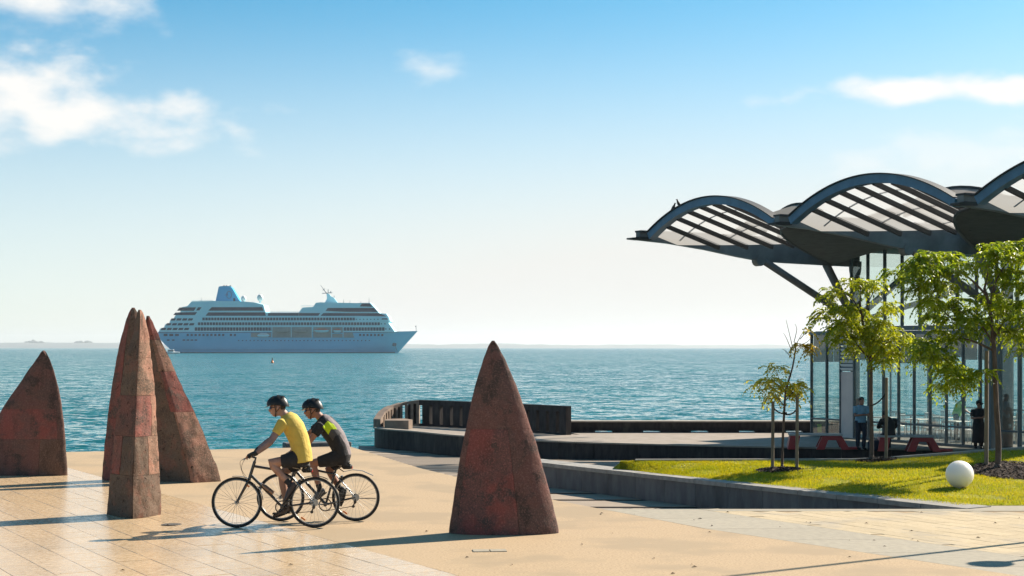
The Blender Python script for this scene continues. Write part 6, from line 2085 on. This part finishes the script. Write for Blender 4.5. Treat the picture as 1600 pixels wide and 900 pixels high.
# tree 3
b3 = onlawn(1559, 733)
make_tree('biggest bushy young tree at the right edge beside white globe', b3, b3.y, [(1560, 690), (1557, 640), (1555, 590), (1553, 545), (1550, 515), (1546, 480), (1538, 450)], 0.056,
          [[(1553, 540), (1535, 510), (1515, 495), (1490, 480)], [(1553, 548), (1520, 533), (1495, 530), (1475, 545)], [(1552, 530), (1570, 500), (1590, 470)], [(1546, 485), (1552, 450), (1570, 415), (1590, 398)], [(1540, 460), (1515, 435), (1485, 420), (1450, 415)], [(1520, 500), (1490, 500), (1460, 470)], [(1538, 452), (1545, 420), (1548, 398)], [(1553, 520), (1590, 515), (1620, 500)]],
          [(1420, 415, 1.1), (1408, 425, 1.0), (1432, 405, 1.2), (1446, 400, 1.3), (1460, 402, 1.3), (1475, 398, 1.3), (1490, 402, 1.3), (1502, 412, 1.1), (1418, 440, 1.2), (1434, 425, 1.5), (1452, 420, 1.6), (1470, 420, 1.6), (1488, 425, 1.4), (1430, 452, 1.2), (1446, 445, 1.4), (1464, 445, 1.3),
           (1478, 450, 1.0), (1440, 475, 1.0), (1456, 470, 1.2), (1472, 480, 1.2), (1490, 475, 1.1), (1505, 470, 1.0), (1462, 495, 1.2), (1480, 500, 1.2), (1497, 500, 1.2), (1512, 490, 1.0), (1524, 505, 1.1), (1508, 520, 1.0), (1470, 518, 1.0), (1486, 530, 1.0),
           (1445, 535, 1.1), (1432, 548, 1.0), (1458, 545, 1.3), (1446, 560, 1.2), (1470, 560, 1.3), (1484, 570, 1.4), (1498, 575, 1.4), (1470, 580, 1.3), (1485, 592, 1.3), (1500, 592, 1.2), (1514, 585, 1.2), (1526, 582, .9), (1478, 604, 1.0), (1492, 607, .8),
           (1540, 395, 1.1), (1552, 388, 1.3), (1568, 388, 1.4), (1584, 382, 1.4), (1600, 380, 1.5), (1560, 402, 1.3), (1578, 402, 1.4), (1596, 402, 1.4), (1545, 412, .9), (1562, 425, 1.1), (1580, 425, 1.2), (1600, 425, 1.4), (1615, 400, 1.4), (1632, 420, 1.4),
           (1572, 445, 1.1), (1590, 448, 1.3), (1610, 450, 1.4), (1556, 462, 1.0), (1575, 470, 1.3), (1595, 475, 1.4), (1618, 480, 1.4), (1548, 480, .9), (1565, 490, 1.3), (1585, 498, 1.4), (1605, 505, 1.4), (1540, 500, 1.0), (1558, 510, 1.2), (1576, 517, 1.2), (1596, 525, 1.2), (1620, 520, 1.2), (1638, 460, 1.4), (1640, 500, 1.2), (1530, 480, .8), (1590, 545, .6)],
          M['leaf_dark'], 8, 21)
s4, t4 = stake(1541, 728, 548, b3.y, 'tall timber stake left of the biggest bushy tree', 0.038)
tie(t4 - Vector((0, 0, 0.35)), at(1556, 590, b3.y), 'black strap between tall stake and biggest tree')

GLOBE = mat('white_globe_acrylic', (0.90, 0.87, 0.82), 0.3)
_b = GLOBE.node_tree.nodes['Principled BSDF']
_b.inputs['Subsurface Weight'].default_value = 1.0; _b.inputs['Subsurface Radius'].default_value = (1.0, 0.95, 0.9); _b.inputs['Subsurface Scale'].default_value = 0.35
# white globe light lying on the lawn
g = onlawn(1499.5, 762)
rg = 21.5 * g.y / F
t = thing('globe_light', 'white glossy globe light sitting on the lawn', 'globe', g)
mb = MB(); mb.ball(g + Vector((0, 0.0, rg * 0.97)), rg, 40, 26); mb.build('globe', GLOBE, t, smooth=True)
mb = MB(); mb.tube([g - Vector((0, 0, 0.05)), g + Vector((0, 0, 0.035))], rg * 0.4, 18); mb.build('base_ring', M['steel'], t)

# ================================================================== PICNIC TABLES
M['picnic'] = mat('red_powder_coat', (0.42, 0.03, 0.035), 0.5, (0.33, 0.026, 0.03), 3, coords='World')
M['pictop'] = mat('grey_bench_slat', (0.48, 0.45, 0.43), 0.6, (0.40, 0.37, 0.35), 6, coords='World')
def red_bench(c, rz, label):
    t = thing('long_bench', label, 'bench', c, rz, 'red benches on the terrace')
    lk = lambda mb, n, m: link_mesh(n, mb.mesh(n, m), t)
    W_ = 0.62
    mb = MB()      # splayed folded-plate support
    for y in (-W_ / 2, W_ / 2 - 0.10):
        mb.prism([(x, y, z) for x, z in [(0.10, 0.44), (0.72, 0.44), (0.98, 0.0), (0.72, 0.0), (0.58, 0.31), (0.28, 0.31), (0.16, 0.0), (-0.10, 0.0)]], (0, 0.10, 0))
    mb.box((0.42, 0, 0.40), (0.5, W_ - 0.22, 0.06)); lk(mb, 'support', M['picnic'])
    mb = MB(); mb.prism([(x, -W_ / 2, z) for x, z in [(-0.94, 0.44), (-0.62, 0.44), (-0.70, 0.0), (-1.02, 0.0)]], (0, W_, 0)); lk(mb, 'support', M['picnic'])
    mb = MB(); mb.bbox((1.12, 0, 0.045), (0.44, W_ - 0.1, 0.07), 0, 0.01); lk(mb, 'foot_plate', M['picnic'])
    for q in range(4):
        mb = MB(); mb.bbox((-0.11, -W_ / 2 + 0.08 + q * 0.155, 0.475), (1.72, 0.14, 0.055), 0, 0.008); lk(mb, 'seat_slat', M['pictop'])
    return t
p1 = onz(1279, 701.5, TZ); p2 = onz(1420, 704.5, TZ)
red_bench(Vector((p1.x, p1.y, TZ)), R(-6), 'red bench with pale slats left of the man in light blue')
red_bench(Vector((p2.x, p2.y, TZ)), R(-6), 'red bench where the person in black sits hunched')


# ================================================================== FAR PEOPLE
def person(base, h, rz, label, J, cl, group='people at the pavilion', voxel=0.014):
    """J: joints for a figure of height 1 in its own frame (x right, y forward(-), z up)"""
    t = thing('person', label, 'person', base, rz, group)
    V = lambda p: Vector(p) * h
    def go(name, mb, m, vx=voxel):
        me = remesh(mb, vx, 3); me.materials.clear(); me.materials.append(m)
        me.polygons.foreach_set('use_smooth', [True] * len(me.polygons)); me.name = name
        return link_mesh(name, me, t)
    body = MB()
    hd = V(J['head']); nk = V(J['neck']); ch = V(J['chest']); pe = V(J['pelvis'])
    sd = (1, 0, 0)
    body.loft([(pe, 0.075 * h, 0.095 * h), ((pe + ch) / 2, 0.065 * h, 0.085 * h), (ch, 0.068 * h, 0.10 * h), (nk, 0.035 * h, 0.04 * h)], 14, sd)
    body.loft([(nk, 0.032 * h, 0.033 * h), (hd, 0.03 * h, 0.03 * h)], 10, sd)
    f = Vector(J['face']).normalized()
    body.ball(hd + Vector((0, 0, 0.012 * h)), (0.043 * h, 0.05 * h, 0.055 * h), 14, 10)
    body.loft([(hd + f * 0.02 * h, 0.035 * h, 0.035 * h), (hd + f * 0.03 * h - Vector((0, 0, 0.05 * h)), 0.02 * h, 0.024 * h)], 10, sd)
    body.loft([(hd + f * 0.048 * h + Vector((0, 0, 0.01 * h)), 0.008 * h, 0.008 * h), (hd + f * 0.06 * h - Vector((0, 0, 0.012 * h)), 0.009 * h, 0.009 * h)], 8, sd)
    for s, a in ((-1, 'l'), (1, 'r')):
        body.ball(hd + Vector((s * 0.044 * h, 0, 0)), (0.008 * h, 0.014 * h, 0.018 * h), 8, 6)
        sh, el, wr = V(J['sh' + a]), V(J['el' + a]), V(J['wr' + a])
        body.loft([(sh, 0.034 * h, 0.034 * h), ((sh + el) / 2, 0.027 * h, 0.027 * h), (el, 0.023 * h, 0.023 * h), (wr, 0.015 * h, 0.016 * h)], 10, (0.3, 0.5, 0.8))
        d = (wr - el).normalized()
        pm = wr + d * 0.04 * h
        body.loft([(wr, 0.014 * h, 0.016 * h), (pm, 0.010 * h, 0.022 * h)], 8, sd)
        side = d.cross(Vector((0, 0, 1))).normalized()
        for q in range(4):
            b0 = pm + side * (q - 1.5) * 0.0105 * h
            body.tube([b0, b0 + d * 0.022 * h - Vector((0, 0, 0.004 * h)), b0 + d * 0.036 * h * (0.85, 1, .95, .75)[q] - Vector((0, 0, 0.014 * h))], [0.006 * h, 0.0056 * h, 0.005 * h], 6)
        b0 = wr + d * 0.012 * h - side * s * 0.014 * h
        body.tube([b0, b0 + d * 0.02 * h - side * s * 0.012 * h, b0 + d * 0.036 * h - side * s * 0.010 * h], [0.0065 * h, 0.006 * h, 0.005 * h], 6)
        hp, kn, an = V(J['hp' + a]), V(J['kn' + a]), V(J['an' + a])
        body.loft([(hp, 0.052 * h, 0.052 * h), ((hp + kn) / 2, 0.045 * h, 0.045 * h), (kn, 0.034 * h, 0.034 * h), (kn + (an - kn) * 0.35, 0.034 * h, 0.033 * h), (an, 0.021 * h, 0.021 * h)], 10, sd)
    go('body', body, cl['skin'], 0.010)
    top = MB()
    top.loft([(pe - Vector((0, 0, 0.02 * h)), 0.092 * h, 0.112 * h), ((pe + ch) / 2, 0.085 * h, 0.105 * h), (ch, 0.085 * h, 0.118 * h), (nk - Vector((0, 0, 0.01 * h)), 0.05 * h, 0.065 * h)], 16, sd)
    for a in 'lr':
        sh, el, wr = V(J['sh' + a]), V(J['el' + a]), V(J['wr' + a])
        e2 = sh + (el - sh) * cl.get('sleeve', 0.7)
        top.loft([(sh + (ch - sh) * 0.3, 0.05 * h, 0.05 * h), (sh, 0.05 * h, 0.048 * h), (e2, 0.041 * h, 0.041 * h)], 12, (0.3, 0.5, 0.8))
        if cl.get('long'): top.loft([(e2, 0.04 * h, 0.04 * h), (el, 0.034 * h, 0.034 * h), (wr, 0.027 * h, 0.027 * h)], 12, (0.3, 0.5, 0.8))
    if cl.get('skirt'):
        top.loft([(pe, 0.10 * h, 0.118 * h), (Vector((pe.x, pe.y, 0.30 * h)), 0.10 * h, 0.125 * h), (Vector((pe.x, pe.y, 0.13 * h)), 0.11 * h, 0.14 * h)], 16, sd)
    go(cl['topname'], top, cl['top'])
    low = MB()
    for s, a in ((-1, 'l'), (1, 'r')):
        hp, kn, an = V(J['hp' + a]), V(J['kn' + a]), V(J['an' + a])
        low.loft([(hp + Vector((0, 0, 0.03 * h)), 0.065 * h, 0.064 * h), ((hp + kn) / 2, 0.056 * h, 0.056 * h), (kn, 0.046 * h, 0.046 * h), (an + Vector((0, 0, 0.01 * h)), 0.036 * h, 0.036 * h)], 14, sd)
        m = MB(); toe = an + V(J.get('foot', (0, -0.09, -0.03))) 
        m.loft([(an + Vector((0, 0.03 * h, -0.02 * h)), 0.022 * h, 0.022 * h), (an + Vector((0, 0, -0.012 * h)), 0.028 * h, 0.026 * h), ((an + toe) / 2, 0.022 * h, 0.028 * h), (toe, 0.014 * h, 0.024 * h)], 10, sd)
        m2 = m.mesh('shoe', M['black'], (0, 0, 0), True); link_mesh('shoe', m2, t)
    go('trousers', low, cl['low'])
    m = MB(); m.ball(hd + Vector((0, 0, 0.026 * h)) - f * 0.012 * h, (0.049 * h, 0.054 * h, 0.050 * h), 14, 9)
    link_mesh('hair', m.mesh('hair', cl.get('hair', M['hair_dark']), (0, 0, 0), True), t)
    if cl.get('cap'):
        m = MB(); m.loft([(hd + Vector((0, 0, 0.035 * h)), 0.056 * h, 0.052 * h), (hd + Vector((0, 0, 0.075 * h)), 0.05 * h, 0.046 * h), (hd + Vector((0, 0, 0.088 * h)), 0.03 * h, 0.03 * h)], 14, sd)
        m.loft([(hd + Vector((0, 0, 0.04 * h)) + f * 0.03 * h, 0.006 * h, 0.044 * h), (hd + Vector((0, 0, 0.036 * h)) + f * 0.095 * h, 0.005 * h, 0.036 * h)], 12, sd)
        link_mesh('cap', m.mesh('cap', M['blackcloth'], (0, 0, 0), True), t)
    return t


STAND = dict(head=(0, -0.02, 0.925), neck=(0, 0, 0.85), chest=(0, 0, 0.75), pelvis=(0, 0, 0.53), face=(0, -1, -0.3),
             shl=(-0.115, 0, 0.80), ell=(-0.15, 0.0, 0.63), wrl=(-0.12, -0.06, 0.50), shr=(0.115, 0, 0.80), elr=(0.15, 0.0, 0.63), wrr=(0.12, -0.06, 0.50),
             hpl=(-0.055, 0, 0.52), knl=(-0.06, -0.01, 0.28), anl=(-0.06, 0.01, 0.045), hpr=(0.055, 0, 0.52), knr=(0.06, -0.01, 0.28), anr=(0.06, 0.01, 0.045))
M['bluepolo'] = cloth('light_blue_polo', (0.22, 0.40, 0.54))
M['navy'] = cloth('navy_trousers', (0.025, 0.03, 0.05))
M['greenvest'] = cloth('bright_green_shirt', (0.28, 0.75, 0.06))
m1 = onz(1345, 702.5, TZ)
J1 = dict(STAND); J1.update(head=(0.0, -0.045, 0.915), face=(0.1, -1, -0.9), wrl=(0.01, -0.17, 0.665), ell=(-0.14, -0.05, 0.645), wrr=(0.03, -0.17, 0.665), elr=(0.14, -0.05, 0.645), anr=(0.035, -0.04, 0.045), knr=(0.05, -0.06, 0.29))
person(Vector((m1.x, m1.y, TZ)), 1.73, R(12), 'man in light blue shirt and dark trousers standing head bowed over his hands', J1,
       dict(skin=M['skin_tan'], top=M['bluepolo'], low=M['navy'], topname='polo_shirt', sleeve=0.75))
# phone in his hands
ph = m1 + Vector((0.02, -0.33, 0)); mb = MB(); mb.bbox((ph.x, ph.y, TZ + 1.18), (0.07, 0.14, 0.012), 0.2, 0.004)
solo('mobile_phone', mb, M['black'], (ph.x, ph.y, TZ + 1.17), 'small dark phone held by man in light blue shirt', 'phone')
w1 = onz(1529, 701.5, TZ)
J2 = dict(STAND); J2.update(face=(0.8, -0.6, -0.35), wrl=(0.05, -0.15, 0.66), ell=(-0.15, -0.05, 0.64), wrr=(0.10, -0.14, 0.68), elr=(0.16, -0.03, 0.65))
person(Vector((w1.x, w1.y, TZ)), 1.58, R(-10), 'person in long black clothes and cap standing by the right glass', J2,
       dict(skin=M['skin_tan'], top=M['blackcloth'], low=M['blackcloth'], topname='long_coat', sleeve=0.7, skirt=True, cap=True))
SIT = dict(head=(0.03, -0.17, 0.695), neck=(0, -0.09, 0.645), chest=(0, -0.02, 0.56), pelvis=(0, 0.03, 0.33), face=(0, -1, -0.6),
           shl=(-0.125, -0.03, 0.60), ell=(-0.17, -0.12, 0.47), wrl=(-0.06, -0.24, 0.47), shr=(0.125, -0.03, 0.60), elr=(0.17, -0.12, 0.47), wrr=(0.06, -0.24, 0.47),
           hpl=(-0.06, 0.0, 0.31), knl=(-0.08, -0.24, 0.30), anl=(-0.08, -0.24, 0.05), hpr=(0.06, 0.0, 0.31), knr=(0.08, -0.24, 0.30), anr=(0.08, -0.24, 0.05))
sp = onz(1392, 706, TZ)
tcx = p2
# seated on the near bench of the second picnic table, back to the camera
person(Vector((p2.x - 0.62, p2.y + 0.05, TZ - 0.07)), 1.75, R(186), 'person in black hunched on the bench, back to the viewer', SIT,
       dict(skin=M['skin_tan'], top=M['blackcloth'], low=M['navy'], topname='black_hoodie', sleeve=0.8, long=True, hair=M['blackcloth']))
bg_ = Vector((p2.x - 1.5, p2.y - 0.95, TZ)); bg_ = onz(1357, 704.5, TZ)
mb = MB(); mb.bbox((bg_.x + 0.2, bg_.y, TZ + 0.17), (0.42, 0.26, 0.34), 0.2, 0.05); mb.tube([(bg_.x + 0.1, bg_.y, TZ + 0.33), (bg_.x + 0.13, bg_.y, TZ + 0.42), (bg_.x + 0.27, bg_.y, TZ + 0.42), (bg_.x + 0.3, bg_.y, TZ + 0.33)], 0.012, 6)
solo('backpack', mb, M['navy'], (bg_.x + 0.2, bg_.y, TZ), 'dark bag on the ground beside the leaning man', 'bag')
# inside the pavilion
gi = pw(11.4, 3.35, TZ + 0.035)
J3 = dict(STAND); J3.update(head=(0.06, -0.14, 0.86), neck=(0.03, -0.10, 0.80), chest=(0.0, -0.06, 0.71), face=(0.5, -1, -0.5), shl=(-0.115, -0.07, 0.76), shr=(0.12, -0.07, 0.76), wrl=(0.05, -0.30, 0.54), wrr=(0.20, -0.30, 0.52), ell=(-0.11, -0.18, 0.62), elr=(0.19, -0.17, 0.62))
person(gi, 1.72, R(70), 'worker in bright green shirt leaning over a table inside', J3, dict(skin=M['skin_tan'], top=M['greenvest'], low=M['charcoal'], topname='green_shirt', sleeve=0.8))
gi = pw(11.2, 9.4, TZ + 0.035)
person(gi, 1.7, R(20), 'dark dressed person inside behind the entry glass', dict(STAND), dict(skin=M['skin_tan'], top=M['charcoal'], low=M['navy'], topname='dark_shirt', sleeve=0.7))

# ================================================================== BIRDS on the canopy arch
def bird(px, py, hgt, label, face):
    # perch on top of the first arch: find the arch point on this column of the picture
    best = None
    for i in range(200):
        ta = i / 400
        w = pw(SA - 0.02, 0.35 + (SP - 0.70) * ta, vz(SA, ta) + 0.115)
        x = 800 + F * w.x / w.y
        if best is None or abs(x - px) < best[0]: best = (abs(x - px), w)
    b = best[1]
    t = thing('bird', label, 'bird', b, group='birds on the canopy')
    k = hgt / 0.30
    A = lambda x, y, z: b + Vector((x * face, y, z)) * k
    mb = MB(); mb.loft([(A(-0.075, 0, 0.05), 0.012 * k, 0.016 * k), (A(-0.03, 0, 0.08), 0.042 * k, 0.04 * k), (A(0.01, 0, 0.14), 0.052 * k, 0.048 * k), (A(0.035, 0, 0.20), 0.036 * k, 0.036 * k), (A(0.05, 0, 0.24), 0.024 * k, 0.024 * k), (A(0.06, 0, 0.272), 0.026 * k, 0.024 * k), (A(0.075, 0, 0.28), 0.012 * k, 0.012 * k)], 12)
    mb.build('body', M['black'], t, smooth=True)
    mb = MB(); mb.tube([A(0.078, 0, 0.276), A(0.115, 0, 0.268)], [0.008 * k, 0.002 * k], 6); mb.build('beak', M['charcoal'], t)
    mb = MB(); mb.loft([(A(-0.05, 0, 0.07), 0.012 * k, 0.022 * k), (A(-0.13, 0, 0.0), 0.006 * k, 0.026 * k)], 8); mb.build('tail', M['black'], t)
    for s in (-1, 1):
        mb = MB(); mb.tube([A(0.005, s * 0.02, 0.10), A(0.0, s * 0.02, 0.0)], 0.006 * k, 5); mb.build('leg', M['charcoal'], t)
        mb = MB(); mb.loft([(A(0.02, s * 0.045, 0.19), 0.012 * k, 0.008 * k), (A(-0.01, s * 0.05, 0.12), 0.03 * k, 0.01 * k), (A(-0.08, s * 0.035, 0.05), 0.008 * k, 0.006 * k)], 8); mb.build('wing', M['black'], t)
bird(1052, 318, 0.30, 'left of two dark birds perched on the blue arch', 1)
bird(1060.5, 312, 0.30, 'right of two dark birds perched on the blue arch', -1)

# ================================================================== LAMP POSTS right of the picture (their shadows cross the plaza)
SD2 = Vector((SDIR.x, SDIR.y, 0)).normalized()
def lamp_post(base, h, label, arm=0.0):
    t = thing('lamp_post', label, 'lamp', base, group='lamp posts beside the plaza')
    mb = MB(); mb.tube([base, base + Vector((0, 0, 0.02))], 0.16, 16); mb.build('base_plate', M['greysteel'], t)
    mb = MB(); mb.tube([base + Vector((0, 0, 0.02)), base + Vector((0, 0, h))], [0.055, 0.04], 12); mb.build('post', M['greysteel'], t, smooth=True)
    mb = MB(); mb.loft([(base + Vector((0, 0, h)), 0.10, 0.10), (base + Vector((0, 0, h + 0.12)), 0.22, 0.22), (base + Vector((0, 0, h + 0.2)), 0.24, 0.24), (base + Vector((0, 0, h + 0.28)), 0.05, 0.05)], 16); mb.build('lamp_head', M['greysteel'], t, smooth=True)
    return t
q1 = onz(1600, 848); b_ = q1 + SD2 * 5.0
lamp_post(Vector((b_.x, b_.y, 0)), 9.5, 'tall lamp post off to the right casting the long thin shadow')
q2 = onz(1550, 881); hh = 3.0; b_ = q2 + SD2 * (hh / math.tan(SUN_EL))
lamp_post(Vector((b_.x, b_.y, 0)), hh - 0.15, 'short lamp post off to the right casting the blunt shadow')

# ================================================================== SEA HAZE
mb = MB(); mb.box((0, 7600, 62), (24000, 15800, 134))
hz = mb.build('haze', [])
m, N_, L_, b = new_mat('sea_haze')
N_.remove(b)
pvn = N_.new('ShaderNodeVolumePrincipled')
pvn.inputs['Color'].default_value = (0.88, 0.95, 1.0, 1)
pvn.inputs['Density'].default_value = 0.00006
pvn.inputs['Anisotropy'].default_value = 0.3
L_.new(pvn.outputs[0], N_['Material Output'].inputs['Volume'])
hz.data.materials.append(m)
tag(hz, 'thin pale sea haze over the bay', kind='stuff')
